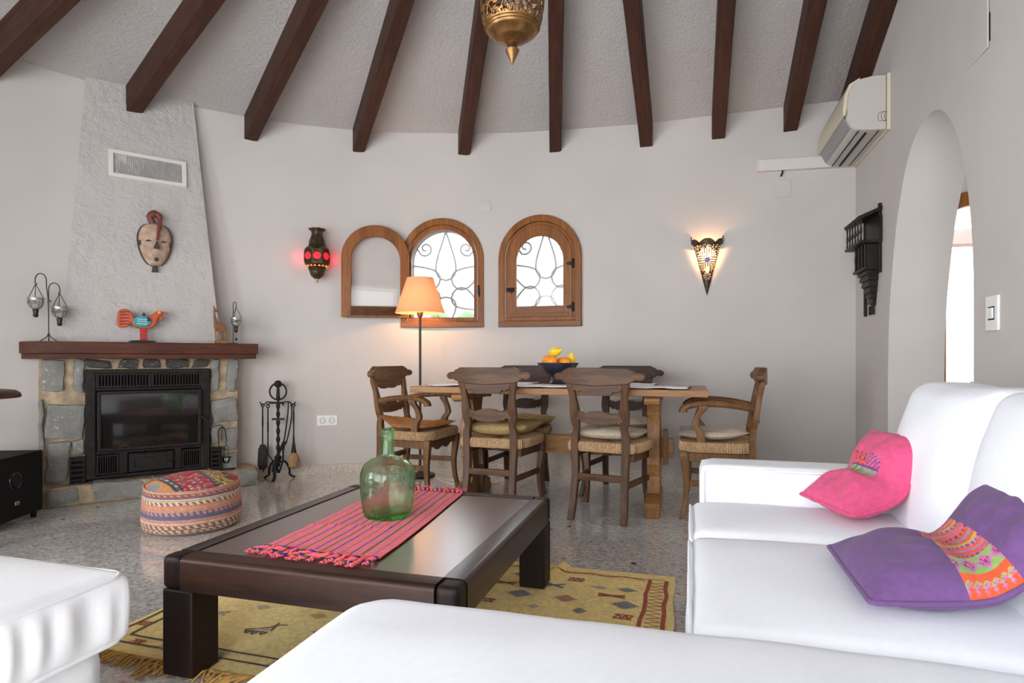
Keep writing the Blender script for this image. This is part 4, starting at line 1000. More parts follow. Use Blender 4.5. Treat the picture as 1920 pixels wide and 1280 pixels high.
b = B(); b.lathe([(.203, 1.345), (.108, 1.632)], 48); b.f = b.f[:-2]; b.m = b.m[:-2]; obj('lamp_shade', b, shade_mat(), fl, smooth=60)
for r, z in ((.203, 1.345), (.108, 1.632)):
    b = B(); b.tube([(r * cos(2 * pi * k / 48), r * sin(2 * pi * k / 48), z) for k in range(48)], .0022, 6, closed=True); obj('shade_rim', b, pbr('pale_orange_tape', (.75, .5, .32), .8), fl)
b = B(); b.lathe([(0, 1.40), (.016, 1.405), (.030, 1.44), (.026, 1.475), (0, 1.49)], 18); obj('bulb', b, emit('lit_lamp_bulb', (1.0, .75, .42), 6.0), fl)
point('lamp_light', (0, 0, 1.42), 26.0, (1.0, .58, .28), .035, fl)
b = B(); b.tube(bez([(-2.0, 4.62, .005), (-1.85, 4.50, .005), (-1.70, 4.55, .005), (-1.50, 4.72, .005), (-1.42, 4.95, .006)], 8), .004, 6); b.tube(bez([(-1.98, 4.56, .005), (-1.80, 4.40, .005), (-1.62, 4.36, .005), (-1.40, 4.5, .005)], 8), .004, 6)
tag(obj('lamp_cable', b, M['vent_white']), 'thin white cable lying on the floor behind the dining chairs', 'cable')

# ------------------------------------------------------------------ dining table
TX0, TX1, TY0, TY1, TZ = -1.807, .123, 3.72, 4.40, .784
tb = thing('dining_table', 'long honey brown wooden trestle dining table with wedged stretcher', 'table', (-.842, 4.06, 0))
def loc_box(b, x0, x1, y0, y1, z0, z1): return b.box(x0 + .842, x1 + .842, y0 - 4.06, y1 - 4.06, z0, z1)
n = 4; wdt = (TY1 - TY0) / n
for i in range(n):
    b = B(); loc_box(b, TX0 + .012, TX1 - .012, TY0 + i * wdt + .0007, TY0 + (i + 1) * wdt - .0007, TZ - .042, TZ); obj('plank', b, M['oak'], tb, bevel=.004)
for x in (TX0, TX1 - .07):
    pass
for sx, x in ((-1, -1.470), (1, -.215)):
    tr = thing('trestle', None, None); tr.parent = tb
    b = B(); loc_box(b, x - .045, x + .045, 3.80, 4.33, .69, TZ - .042)
    obj('top_bearer', b, M['oak'], tr, bevel=.01)
    for yy in (3.80, 4.33):
        b = B(); b.lathe([(0, 0), (.030, 0), (.030, .09), (0, .09)], 16); b.xform(Matrix.Translation((x + .842 - .045, yy - 4.06, .716)) @ Matrix.Rotation(pi / 2, 4, 'Y')); obj('bearer_end', b, M['oak'], tr)
    hw = [(.10, .135), (.16, .105), (.22, .09), (.30, .12), (.36, .115), (.45, .13), (.55, .12), (.62, .085), (.69, .11)]
    b = B(); rings = []
    for z, h in hw:
        rings.append([(x + .842 - .040, -h, z), (x + .842 + .040, -h, z), (x + .842 + .040, h, z), (x + .842 - .040, h, z)])
    b.loft(rings); obj('post', b, M['oak_v'], tr, smooth=25, bevel=.004)
    b = B(); q = x + .842
    b.prism([(-.295, 0), (.295, 0), (.295, .045), (.275, .060), (.275, .085), (.20, .105), (.15, .12), (-.15, .12), (-.20, .105), (-.275, .085), (-.275, .060), (-.295, .045)], q - .043, q + .043, lambda u, v, h: (h, u, v)); obj('foot', b, M['oak_v'], tr, smooth=20, bevel=.005)
    b = B(); b.prism([(.062, .27), (.117, .27), (.130, .50), (.062, .50)], q + sx * .052, q + sx * .085, lambda u, v, h: (h, u, v)); obj('wedge', b, M['oak_v'], tr, bevel=.003)
b = B(); loc_box(b, -1.59, -.095, 4.130, 4.168, .315, .445); obj('stretcher', b, M['oak'], tb, bevel=.004)

# ------------------------------------------------------------------ rush-seated chairs
M['rush'] = pbr('golden_rush', (.36, .225, .115), .8, nscale=90, namt=.35)
M['rush_d'] = pbr('shaded_golden_rush', (.34, .21, .095), .8, nscale=90, namt=.35)
def seat_mesh(wb, wf, d, z0, z1):
    """rush seat with the strands wound round its edge"""
    b = B(); N = 220; top = []; rings = []
    ol = [(-wb / 2, -d / 2), (wb / 2, -d / 2), (wf / 2, d / 2), (-wf / 2, d / 2)]
    per = []
    for k in range(4):
        p, q = ol[k], ol[(k + 1) % 4]; per += [lerp(p, q, i / (N // 4)) for i in range(N // 4)]
    rn = random.Random(2)
    prof = [(.90, z0 + .002), (.985, z0 + .004), (1.015, z0 + .022), (1.015, z1 - .018), (.985, z1 - .002), (.90, z1 - .001), (.6, z1 - .006), (.3, z1 - .012), (.02, z1 - .016)]
    for s_, z in prof:
        r = []
        for i, (x, y) in enumerate(per):
            rib = (.0028 if i % 2 else -.0020) * (1 if s_ > .8 else .5); rr = rn.uniform(-.001, .001)
            k = s_ * (1 + (rib + rr) / .22 * (1 if s_ > .9 else 0)); q = min(1, s_)
            # rounded corners
            cx, cy = x, y; m = max(abs(x) / (wf / 2), abs(y) / (d / 2)); e = (abs(x / (wf / 2)) ** 6 + abs(y / (d / 2)) ** 6) ** (1 / 6)
            f = m / e if e else 1
            r.append((cx * k * (1 + (f - 1) * 1.1), cy * k * (1 + (f - 1) * 1.1), z + (rib * .8 if s_ < .95 else 0)))
        rings.append(r)
    b.loft(rings); return b
def post_loft(secs, mat, name, parent, bev=.004):
    b = B(); rings = []
    pts = bez([(s_[0], s_[1], s_[2]) for s_ in secs], 4); ws = bez([(s_[3], s_[4], 0) for s_ in secs], 4)
    for p, w in zip(pts, ws):
        a, c = w[0] / 2, w[1] / 2; rings.append([(p[0] - a, p[1] - c, p[2]), (p[0] + a, p[1] - c, p[2]), (p[0] + a, p[1] + c, p[2]), (p[0] - a, p[1] + c, p[2])])
    b.loft(rings); return obj(name, b, mat, parent, smooth=35, bevel=bev)
def scallop(x, w, a, nn): return a * abs(sin(nn * pi * (x / w + .5)))
def make_chair(name, label, wood_m, arm=False):
    wood_x = {'worn_brown_chair_wood': M['walnut_x'], 'darker_brown_chair_wood': M['walnut_dx'], 'lighter_brown_chair_wood': M['walnut_lx']}[wood_m.name]
    t = thing(name, label, 'chair', (0, 0, 0))
    k = .46 if arm else .40; wb, wf = (.47, .53) if arm else (.44, .505); d = .43; ys = -.0
    obj('seat', seat_mesh(wb, wf, d, .402, .468), M['rush'], t, smooth=30, label='woven rush seat')
    px = .158 if not arm else .200; pt = .172 if not arm else .206
    for sx in (-1, 1):
        secs = [(sx * (px + .005), -.275, .0, .040, .036), (sx * px, -.238, .12, .040, .040), (sx * (px - .004), -.212, .27, .042, .042), (sx * px, -.205, .40, .046, .042), (sx * px, -.207, .50, .046, .040),
                (sx * (px - .010), -.212, .545, .038, .036), (sx * (px - .004), -.220, .60, .056, .034), (sx * (px - .004), -.232, .67, .056, .032), (sx * (px + .001), -.243, .735, .040, .030), (sx * (px + .012), -.256, .80, .046, .028), (sx * pt, -.262, .835, .050, .026)]
        post_loft(secs, wood_m, 'back_leg', t)
    # crest rail with scrolled ends, bowed backwards
    hw = .280 if not arm else .292
    bow = lambda x: -.042 * (1 - (x / hw) ** 2)
    ctop = [(-hw, .868), (-hw + .012, .880), (-hw + .035, .886), (-hw + .055, .885), (-hw + .062, .898), (-hw + .085, .905), (-hw + .10, .915), (hw - .10, .915), (hw - .085, .905), (hw - .062, .898), (hw - .055, .885), (hw - .035, .886), (hw - .012, .880), (hw, .868)]
    cbot = [(-hw, .855), (-hw + .012, .842), (-hw + .03, .838), (-hw + .045, .846), (-hw + .06, .835), (-hw + .10, .818), (0, .808), (hw - .10, .818), (hw - .06, .835), (hw - .045, .846), (hw - .03, .838), (hw - .012, .842), (hw, .855)]
    b = B(); b.slab(linsp(-hw, hw, 60), lambda x: interp(x, cbot), lambda x: interp(x, ctop), -.258, .040, bow); obj('crest_rail', b, wood_x, t, smooth=40, bevel=.004)
    w = 2 * px - .03
    b = B(); b.slab(linsp(-w / 2 - .006, w / 2 + .006, 44), lambda x: .755 + .030 * (abs(x) / (w / 2)) ** 4 + (.012 if abs(abs(x) - w * .36) < w * .035 else 0) - .006 * abs(sin(x * 26)), lambda x: .822, -.256, .018, lambda x: -.02 * (1 - (x / hw) ** 2)); obj('crest_apron', b, wood_x, t, smooth=30, bevel=.002)
    mr_lo = [(-w / 2, .590), (-w * .40, .600), (-w * .37, .580), (-w * .33, .590), (-w * .25, .578), (0, .572), (w * .25, .578), (w * .33, .590), (w * .37, .580), (w * .40, .600), (w / 2, .590)]
    mr_hi = [(-w / 2, .650), (-w * .41, .655), (-w * .38, .640), (-w * .34, .652), (-w * .31, .638), (-w * .18, .652), (0, .656), (w * .18, .652), (w * .31, .638), (w * .34, .652), (w * .38, .640), (w * .41, .655), (w / 2, .650)]
    b = B(); b.slab(linsp(-w / 2 - .004, w / 2 + .004, 44), lambda x: interp(x, mr_lo), lambda x: interp(x, mr_hi), -.238, .018, lambda x: -.018 * (1 - (x / (w / 2)) ** 2)); obj('middle_rail', b, wood_x, t, smooth=30, bevel=.002)
    # cabriole front legs
    for sx in (-1, 1):
        fx = wf / 2 - .030
        secs = [(sx * (fx + .010), .195, .0, .034, .040), (sx * (fx + .002), .190, .03, .028, .030), (sx * (fx - .010), .175, .12, .030, .032), (sx * (fx - .012), .170, .22, .034, .036), (sx * (fx - .002), .178, .32, .042, .044), (sx * fx, .185, .385, .046, .046), (sx * (fx - .004), .185, .41, .040, .040)]
        post_loft(secs, wood_m, 'front_leg', t, .006)
    b = B(); aw = wf - .10; b.slab(linsp(-aw / 2, aw / 2, 40), lambda x: .335 + .018 * cos(x / aw * 6 * pi) * .5 + .03 * (abs(x) / (aw / 2)) ** 3, lambda x: .395, .165, .020); obj('front_apron', b, wood_m, t, smooth=30, bevel=.003)
    b = B(); b.box(-px, px, -.232, -.212, .235, .275); obj('back_stretcher', b, wood_x, t, bevel=.003)
    for sx in (-1, 1):
        b = B(); b.loft([[(sx * px - .008, -.22, .195), (sx * px + .008, -.22, .195), (sx * px + .008, -.22, .232), (sx * px - .008, -.22, .232)], [(sx * (wf / 2 - .045) - .008, .165, .195), (sx * (wf / 2 - .045) + .008, .165, .195), (sx * (wf / 2 - .045) + .008, .165, .232), (sx * (wf / 2 - .045) - .008, .165, .232)]]); obj('side_stretcher', b, wood_m, t, bevel=.003)
        b = B(); b.loft([[(sx * (wb / 2 - .03) - .008, -.19, .355), (sx * (wb / 2 - .03) + .008, -.19, .355), (sx * (wb / 2 - .03) + .008, -.19, .40), (sx * (wb / 2 - .03) - .008, -.19, .40)], [(sx * (wf / 2 - .04) - .008, .165, .345), (sx * (wf / 2 - .04) + .008, .165, .345), (sx * (wf / 2 - .04) + .008, .165, .40), (sx * (wf / 2 - .04) - .008, .165, .40)]]); obj('side_apron', b, wood_m, t, bevel=.003)
    if arm:
        for sx in (-1, 1):
            b = B(); ap = bez([(sx * (px - .005), -.235, .665), (sx * (px + .020), -.10, .690), (sx * (px + .045), .05, .700), (sx * (px + .052), .14, .690), (sx * (px + .050), .185, .668), (sx * (px + .048), .190, .645)], 6)
            rings = []
            for i, p in enumerate(ap):
                f = i / (len(ap) - 1); a_ = (.020 + .012 * f); h_ = .020 + (.008 * max(0, f - .7) / .3); nx = ap[min(i + 1, len(ap) - 1)] - ap[max(i - 1, 0)]; nx.normalize(); u_ = Vector((1, 0, 0)); v_ = nx.cross(u_).normalized()
                rings.append([p + u_ * a_ * cos(th) + v_ * h_ * sin(th) for th in [2 * pi * j / 10 for j in range(10)]])
            b.loft(rings); obj('armrest', b, wood_m, t, smooth=50)
            secs = [(sx * (px + .030), .085, .455, .038, .050), (sx * (px + .030), .090, .52, .040, .048), (sx * (px + .032), .118, .565, .036, .040), (sx * (px + .036), .105, .62, .034, .036), (sx * (px + .046), .075, .665, .036, .050), (sx * (px + .046), .075, .69, .036, .050)]
            post_loft(secs, wood_m, 'arm_support', t)
    return t
def chair_at(c, loc, rz, label): c.location = (*loc, 0); c.rotation_euler = (0, 0, rz); c['label'] = label; return c
G_CH = 'carved rush-seated chairs round the dining table'
side = make_chair('dining_chair', '', M['walnut'])
side['group'] = G_CH
chair_at(side, (-1.195, 3.865), radians(-3), 'carved rush-seated chair on the near side of the table, left of its neighbour, olive cushion')
c2 = dup(side, (-.475, 3.865, 0), radians(-10), 'carved rush-seated chair on the near side of the table at right, pale silky cushion')
side_d = make_chair('dining_chair', '', M['walnut_d']); side_d['group'] = G_CH
chair_at(side_d, (-1.235, 4.44), pi + radians(2), 'dark carved chair on the wall side of the table, behind the fruit bowl')
c4 = dup(side_d, (-.48, 4.43, 0), pi + radians(-6), 'dark carved chair on the wall side of the table, right of the fruit bowl')
arm1 = make_chair('dining_armchair', '', M['walnut_l'], True); arm1['group'] = G_CH
chair_at(arm1, (-1.885, 4.075), radians(-90 - 3), 'carved rush-seated armchair at the left end of the table beside the floor lamp')
arm2 = dup(arm1, (.165, 4.065, 0), radians(90 - 2), 'carved rush-seated armchair at the right end of the table behind the sofa arm')

# loose cushions on the seats
def soft_cushion(name, label, loc, rz, w, d, th, mat, seed, curl=None, cat='cushion'):
    t = None; b = B()
    n = 26
    def P(sgn):
        def f(u, v):
            x, y = (u - .5) * 2, (v - .5) * 2
            e = max(0, (1 - abs(x) ** 2.6)) * max(0, (1 - abs(y) ** 2.6)); pin = 1 - .06 * (1 - x * x) * 1.0
            X = x * w / 2 * (1 - .07 * (1 - abs(x)) * 0 - .06 * (1 - y * y) * 0 + .05 * abs(x * y)); Y = y * d / 2 * (1 + .05 * abs(x * y))
            nn = noise.noise(Vector((x * 2.2 + seed, y * 2.2, sgn))) * .014 + noise.noise(Vector((x * 5 + seed, y * 3, sgn * 2))) * .006
            z = th * .42 + sgn * th * .5 * e ** .5 + (nn if sgn > 0 else 0) * (e ** .3) + .012 * abs(x * y) ** 2
            if curl: z += curl(x, y)
            return (X, Y, z)
        return f
    b.grid(n, n, P(1)); b.grid(n, n, P(-1))
    o = obj(name, b, mat, None, smooth=70, loc=(*loc, .472), rot=(0, 0, rz))
    return tag(o, label, cat, 'loose seat cushions on the dining chairs')
M['olive'] = cloth('olive_beige_velvet', (.36, .25, .11), 300, .2, .8, .15, sheen=.0)
M['tan'] = cloth('tan_suede', (.40, .19, .065), 300, .2, .85, .15, sheen=.0)
M['silk'] = cloth('pale_beige_satin', (.52, .43, .33), 500, .15, .38, .12, sheen=.0)
soft_cushion('seat_cushion', 'crumpled olive beige cushion on the near left dining chair', (-1.17, 3.875), radians(-3), .42, .38, .10, M['olive'], 1.3, lambda x, y: .02 * max(0, x) ** 2)
soft_cushion('seat_cushion', 'pale silky beige cushion on the near right dining chair', (-.475, 3.88), radians(-10), .42, .38, .08, M['silk'], 4.1)
soft_cushion('seat_cushion', 'thin olive cushion on the far chair behind the fruit bowl', (-1.20, 4.43), radians(2), .42, .37, .085, M['olive'], 8.7)
soft_cushion('seat_cushion', 'pale beige cushion on the far right dining chair', (-.48, 4.43), radians(-6), .40, .36, .10, M['silk'], 6.1)
soft_cushion('seat_cushion', 'tan suede cushion curled up against the back of the left armchair', (-1.90, 4.075), radians(-93), .44, .40, .045, M['tan'], 2.9, lambda x, y: .085 * max(0, -y - .35) ** 1.3 * (1 + .8 * x))
soft_cushion('seat_cushion', 'pale beige cushion with pointed corner on the right armchair', (.145, 4.065), radians(88), .43, .40, .065, M['silk'], 7.7, lambda x, y: .02 * max(0, -y) ** 2)

# placemats, table papers
M['mat_white'] = cloth('white_woven_mat', (.86, .86, .90), 300, .05)
M['mat_edge'] = pbr('brown_mat_fringe', (.20, .11, .07), .9)
def placemat(x, y, rz, label):
    t = thing('placemat', label, 'placemat', (x, y, TZ + .0005), rz, 'white placemats on the dining table')
    b = B(); b.grid(16, 10, lambda u, v: ((u - .5) * .47, (v - .5) * .32, .009 + .006 * noise.noise(Vector((u * 4 + x * 5, v * 4, y))))); obj('mat', b, M['mat_white'], t, fix=False, solid=.003)
    for sx in (-1, 1):
        b = B(); rn = random.Random(int(x * 100))
        for k in range(26):
            yy = -.14 + .28 * k / 25; b.tube([(sx * .218, yy, .004), (sx * .232, yy + rn.uniform(-.004, .004), .007), (sx * .246, yy + rn.uniform(-.008, .008), .003)], .0018, 5)
        g = obj('fringe', b, M['mat_edge'], t); g['kind'] = 'stuff'
    return t
placemat(-1.44, 3.90, radians(2), 'white placemat at the left end of the near table edge')
placemat(-.92, 3.885, radians(-1), 'white placemat in front of the dark fruit bowl')
placemat(-.235, 3.905, radians(-3), 'white placemat nearest the right end of the table')
placemat(-1.30, 4.24, radians(3), 'white placemat on the far table edge left of the fruit bowl')
placemat(-.46, 4.25, radians(-2), 'white placemat on the far table edge right of the fruit bowl')

# fruit bowl
BX, BY = -.875, 4.155
b = B(); b.lathe([(0, 0), (.060, 0), (.062, .008), (.050, .022), (.040, .045), (.046, .058), (.085, .082), (.122, .112), (.140, .138), (.143, .150), (.136, .150), (.118, .120), (.080, .094), (.0, .080)], 48)
tag(obj('fruit_bowl', b, pbr('matt_blue_black_ceramic', (.018, .020, .034), .38, nscale=12, namt=.2), smooth=50, loc=(BX, BY, TZ + .007)), 'matt blue-black footed bowl holding fruit on the dining table', 'bowl')
def peel(name, c): return pbr(name, c, .42, bscale=260, bstr=.25, bdist=.0015, nscale=8, namt=.08)
M['orange'] = peel('orange_peel', (.85, .28, .015)); M['lemon'] = peel('lemon_peel', (.86, .58, .02))
def fruit(kind, dx, dy, dz, rx, rz, label, tilt=(0, 0)):
    b = B(); r = .041
    if kind == 'orange':
        pr = [(r * sin(pi * i / 16) * (1.03), -r * .95 * cos(pi * i / 16)) for i in range(17)]
    else:
        pr = [(.034 * sin(pi * i / 20) ** .9 * (1 - .12 * abs(cos(pi * i / 20))), -.046 * cos(pi * i / 20) - (.012 * cos(pi * i / 20) ** 15)) for i in range(21)]
    b.lathe(pr, 24)
    t = thing(kind, label, 'fruit', (BX + dx, BY + dy, TZ + .007 + dz), rz, 'fruit in the bowl'); o = obj('peel', b, M[kind], t, smooth=80, rot=(rx, tilt[0], 0))
    e = B(); top = .95 * r if kind == 'orange' else .055
    e.lathe([(0, 0), (.004, .0), (.003, .002), (0, .0025)], 8, (0, 0, top - .001)); q = obj('stem_end', e, pbr('green_stem_end', (.20, .20, .06), .7), t, rot=(rx, tilt[0], 0))
fruit('orange', -.080, .030, .162, 1.2, 2.6, 'orange at the far left of the fruit bowl')
fruit('orange', -.030, -.062, .160, -.4, 0, 'orange at the front of the bowl under the lemon')
fruit('orange', .015, .055, .150, .3, 1, 'orange half hidden at the back of the bowl')
fruit('orange', .062, -.050, .150, -.2, .6, 'orange at the front right of the bowl')
fruit('lemon', -.020, .002, .226, 1.35, 1.2, 'lemon lying on top of the heap of fruit')
fruit('lemon', .086, .022, .170, .5, .5, 'lemon standing at the right rim of the bowl')

# ------------------------------------------------------------------ rug
RX0, RX1, RY0, RY1 = -1.955, -.055, 1.55, 2.775
M['rug'] = cloth('yellow_wool_rug', (.90, .66, .235), 260, .16, .95, .4, sheen=.2)
M['rug_red'] = cloth('rust_red_yarn', (.36, .065, .03), 300, .15); M['rug_brown'] = cloth('dark_brown_yarn', (.085, .05, .03), 300, .15)
M['rug_blue'] = cloth('slate_blue_yarn', (.14, .17, .24), 300, .2); M['rug_grey'] = cloth('pale_grey_yarn', (.42, .38, .34), 300, .15); M['rug_pink'] = cloth('dull_pink_yarn', (.45, .19, .17), 300, .15); M['rug_fringe'] = cloth('golden_fringe_yarn', (.62, .36, .10), 300, .2)
def rug_z(x, y):
    z = .007 + .002 * noise.noise(Vector((x * 4, y * 4, 0)))
    d = (x + .555) - .35 * (y - 2.77)
    z += .020 * math.exp(-(d / .022) ** 2) * max(0, min(1, (y - 2.55) / .2))
    return z
def rug_edge(u, v):
    x = RX0 + (RX1 - RX0) * u; y = RY0 + (RY1 - RY0) * v
    x += .012 * noise.noise(Vector((0, y * 5, 2))) * abs(2 * u - 1) ** 6; y += .014 * noise.noise(Vector((x * 4, 0, 7))) * abs(2 * v - 1) ** 6
    return x, y
rug = thing('rug', 'yellow woven rug with small red and blue motifs under the coffee table', 'rug', (0, 0, 0))
b = B(); b.grid(110, 70, lambda u, v: (*rug_edge(u, v), rug_z(*rug_edge(u, v)))); b.grid(40, 26, lambda u, v: (*rug_edge(u, v), .001))
ob = obj('weave', b, M['rug'], rug, smooth=60, fix=False)
def yarn(b, pts, w, n=6):
    for p, q in zip(pts, pts[1:]):
        d = Vector((q[0] - p[0], q[1] - p[1])); L = d.length
        if L < 1e-6: continue
        nx = Vector((-d.y, d.x)) / L * w / 2; k = max(1, int(L / .03))
        for i in range(k):
            a = Vector(p) + d * (i / k); c = Vector(p) + d * ((i + 1) / k)
            vs = []
            for base, s_ in ((a, -1), (a, 1), (c, 1), (c, -1)):
                x, y = base.x + nx.x * s_, base.y + nx.y * s_; vs.append((x, y, rug_z(x, y) + .0025))
            b.add(vs, [(0, 1, 2, 3)])
def motif(name, mat, polys, w): 
    b = B()
    for p in polys: yarn(b, p, w)
    return obj(name, b, M[mat], rug, smooth=0)
def zig(x0, y0, x1, y1, n, amp):
    d = Vector((x1 - x0, y1 - y0)); nx = Vector((-d.y, d.x)).normalized()
    return [(x0 + d.x * i / n + nx.x * amp * (1 if i % 2 else -1), y0 + d.y * i / n + nx.y * amp * (1 if i % 2 else -1)) for i in range(n + 1)]
rn = random.Random(4)
def wob(x0, y0, x1, y1, n=12, a=.006): return [(x0 + (x1 - x0) * i / n + rn.uniform(-a, a) * (abs(y1 - y0) > abs(x1 - x0)), y0 + (y1 - y0) * i / n + rn.uniform(-a, a) * (abs(x1 - x0) > abs(y1 - y0))) for i in range(n + 1)]
motif('border_stripe', 'rug_red', [wob(-.175, 1.70, -.165, 2.70)], .016); motif('border_stripe', 'rug_red', [wob(-.095, 1.65, -.088, 2.705)], .016)
motif('border_zigzag', 'rug_red', [zig(-.134, 1.66, -.126, 2.68, 56, .027)], .004)
motif('border_zigzag', 'rug_red', [zig(-1.5, 2.725, -.18, 2.70, 16, .012)], .006); motif('border_line', 'rug_red', [wob(-1.6, 2.715, -.10, 2.705)], .005)
motif('border_line', 'rug_brown', [wob(-1.93, 1.62, -1.925, 2.70, 14, .003)], .010); motif('border_line', 'rug_brown', [wob(-1.872, 1.665, -1.868, 2.66, 14, .003)], .010)
motif('border_line', 'rug_brown', [wob(-1.93, 1.615, -.2, 1.600, 14, .003)], .009); motif('border_line', 'rug_brown', [wob(-1.872, 1.665, -.28, 1.655, 14, .003)], .009)
def diamond(x, y, s=.036, mat='rug_blue', el=1.6):
    ps = []
    for i in range(-3, 4):
        w = s * el * (1 - abs(i) / 4); ps.append([(x - w, y + i * s / 3.2), (x + w, y + i * s / 3.2)])
    motif('diamond_motif', mat, ps, s / 4.6)
def cross(x, y, s, mat, a=.5): motif('cross_motif', mat, [[(x - s * cos(a), y - s * sin(a)), (x + s * cos(a), y + s * sin(a))], [(x - s * cos(a), y + s * sin(a)), (x + s * cos(a), y - s * sin(a))]], s * .26)
def bars(x, y, s, mat): motif('bar_motif', mat, [[(x - s, y - s * .5), (x - s * .4, y + s * .5), (x - s * .2, y - s * .5), (x + s * .3, y + s * .5), (x + s * .5, y - s * .5), (x + s, y + s * .5)], [(x - s, y + s * .5), (x + s * .9, y + s * .5)], [(x - s, y - s * .5), (x + s * .9, y - s * .5)]], s * .2)
for x, y in ((-.24, 2.40), (-.665, 2.40)): diamond(x, y, .034, 'rug_blue')
diamond(-.475, 2.40, .030, 'rug_pink'); diamond(-.40, 2.30, .022, 'rug_blue', 1.3); diamond(-.245, 2.56, .020, 'rug_blue', 2.2); diamond(-.36, 2.56, .016, 'rug_grey', 2.4); diamond(-.58, 2.29, .018, 'rug_grey', 1.5)
bars(-.47, 2.62, .035, 'rug_red'); bars(-.235, 2.29, .036, 'rug_red'); bars(-.77, 2.30, .030, 'rug_red')
cross(-.30, 2.48, .055, 'rug_red', .22); cross(-.55, 2.53, .050, 'rug_blue', .45); cross(-.755, 2.50, .045, 'rug_red', .3)
diamond(-.72, 2.62, .022, 'rug_blue', 1.5)
for x, y in ((-1.905, 1.75), (-1.905, 1.64), (-1.80, 1.630), (-1.905, 2.05)): bars(x, y, .026, 'rug_red')
for x, y in ((-1.68, 1.625), (-1.46, 1.635), (-1.25, 1.63)): bars(x, y, .024, 'rug_grey')
motif('camel_motif', 'rug_brown', [[(-1.46 + (x + 1.46) * .56, 1.835 + (y - 1.84) * .62) for x, y in pl] for pl in [[(-1.56, 1.80), (-1.42, 1.86), (-1.40, 1.90), (-1.335, 1.915)], [(-1.41, 1.93), (-1.385, 1.82)], [(-1.54, 1.785), (-1.52, 1.76), (-1.50, 1.79)], [(-1.49, 1.79), (-1.47, 1.755), (-1.45, 1.79)], [(-1.43, 1.79), (-1.41, 1.765), (-1.39, 1.80)], [(-1.55, 1.79), (-1.39, 1.80)]]], .007)
motif('camel_body', 'rug_grey', [[(-1.49, 1.820), (-1.435, 1.832)]], .014); bars(-1.465, 1.827, .009, 'rug_pink')
cross(-1.72, 1.90, .05, 'rug_grey', .3); diamond(-1.58, 1.99, .018, 'rug_grey', 1.8); diamond(-1.33, 1.98, .020, 'rug_fringe', 2); diamond(-1.24, 1.86, .03, 'rug_brown', 1); bars(-1.45, 2.13, .03, 'rug_red'); cross(-1.25, 2.10, .04, 'rug_red'); bars(-1.72, 2.15, .03, 'rug_blue'); diamond(-1.70, 1.74, .016, 'rug_blue')
b = B(); rn = random.Random(9)
for i in range(230):
    x = RX0 + .01 + (RX1 - RX0 - .02) * i / 229; L = rn.uniform(.04, .085) * (1.3 if (i // 12) % 3 == 0 else .8); dx = rn.uniform(-.03, .03) + .02 * sin(i * .22)
    y0 = rug_edge((x - RX0) / (RX1 - RX0), 0)[1]
    b.tube([(x, y0 + .005, .006), (x + dx * .4, y0 - L * .45, .012 + rn.uniform(0, .008)), (x + dx, y0 - L, .004)], .0036, 5)
g = obj('fringe', b, M['rug_fringe'], rug, smooth=60); g['kind'] = 'stuff'

# ------------------------------------------------------------------ coffee table
CX0, CX1, CY0, CY1, CZ = -1.537, -.573, 1.475, 2.575, .373
ct = thing('coffee_table', 'low dark brown wooden coffee table with thick square legs and inset top', 'coffee table', ((CX0 + CX1) / 2, (CY0 + CY1) / 2, 0))
hx, hy = (CX1 - CX0) / 2, (CY1 - CY0) / 2; L_ = .112
b = B(); b.box(-hx + .070, hx - .070, -hy + .070, hy - .070, CZ - .05, CZ - .003); obj('table_top', b, M['leather_top'], ct, smooth=0, bevel=.003)
def rr_profile(w, h, r, n=5):     # rail cross-section, outer top edge rounded; (across, height), across from outer 0 to w inside
    return [(0, CZ - h)] + [(r - r * cos(t), CZ - r + r * sin(t)) for t in linsp(0, pi / 2, n)] + [(w, CZ), (w, CZ - h)]
pr = rr_profile(.068, .100, .018)
g_ = .0012
for sy in (-1, 1):
    b = B(); b.loft([[(x, sy * (hy - a), z) for a, z in pr] for x in (-hx + L_ * .62, hx - L_ * .62)]); obj('rail', b, M['wenge'], ct, smooth=40)
for sx in (-1, 1):
    b = B(); b.loft([[(sx * (hx - a), y, z) for a, z in pr] for y in (-hy + L_ * .62, hy - L_ * .62)]); obj('rail', b, M['wenge_y'], ct, smooth=40)
for sx in (-1, 1):
    for sy in (-1, 1):
        b = B(); q = L_ * .62 - g_
        def cfn(p, f): return p
        x0, x1 = sorted((sx * hx, sx * (hx - q))); y0, y1 = sorted((sy * hy, sy * (hy - q)))
        b.rbox(x0, x1, y0, y1, CZ - .100, CZ, .016, (8, 8, 8)); obj('corner_block', b, M['wenge_z'], ct, smooth=40)
        x0, x1 = sorted((sx * (hx - .0015), sx * (hx - L_))); y0, y1 = sorted((sy * (hy - .0015), sy * (hy - L_)))
        b = B(); b.box(x0, x1, y0, y1, .0105 if True else 0, CZ - .1008); lg = obj('leg', b, M['wenge_z'], ct, smooth=30, bevel=.006)
for o in bpy.data.objects:
    if o.name.startswith('leg') and o.parent == ct: pass

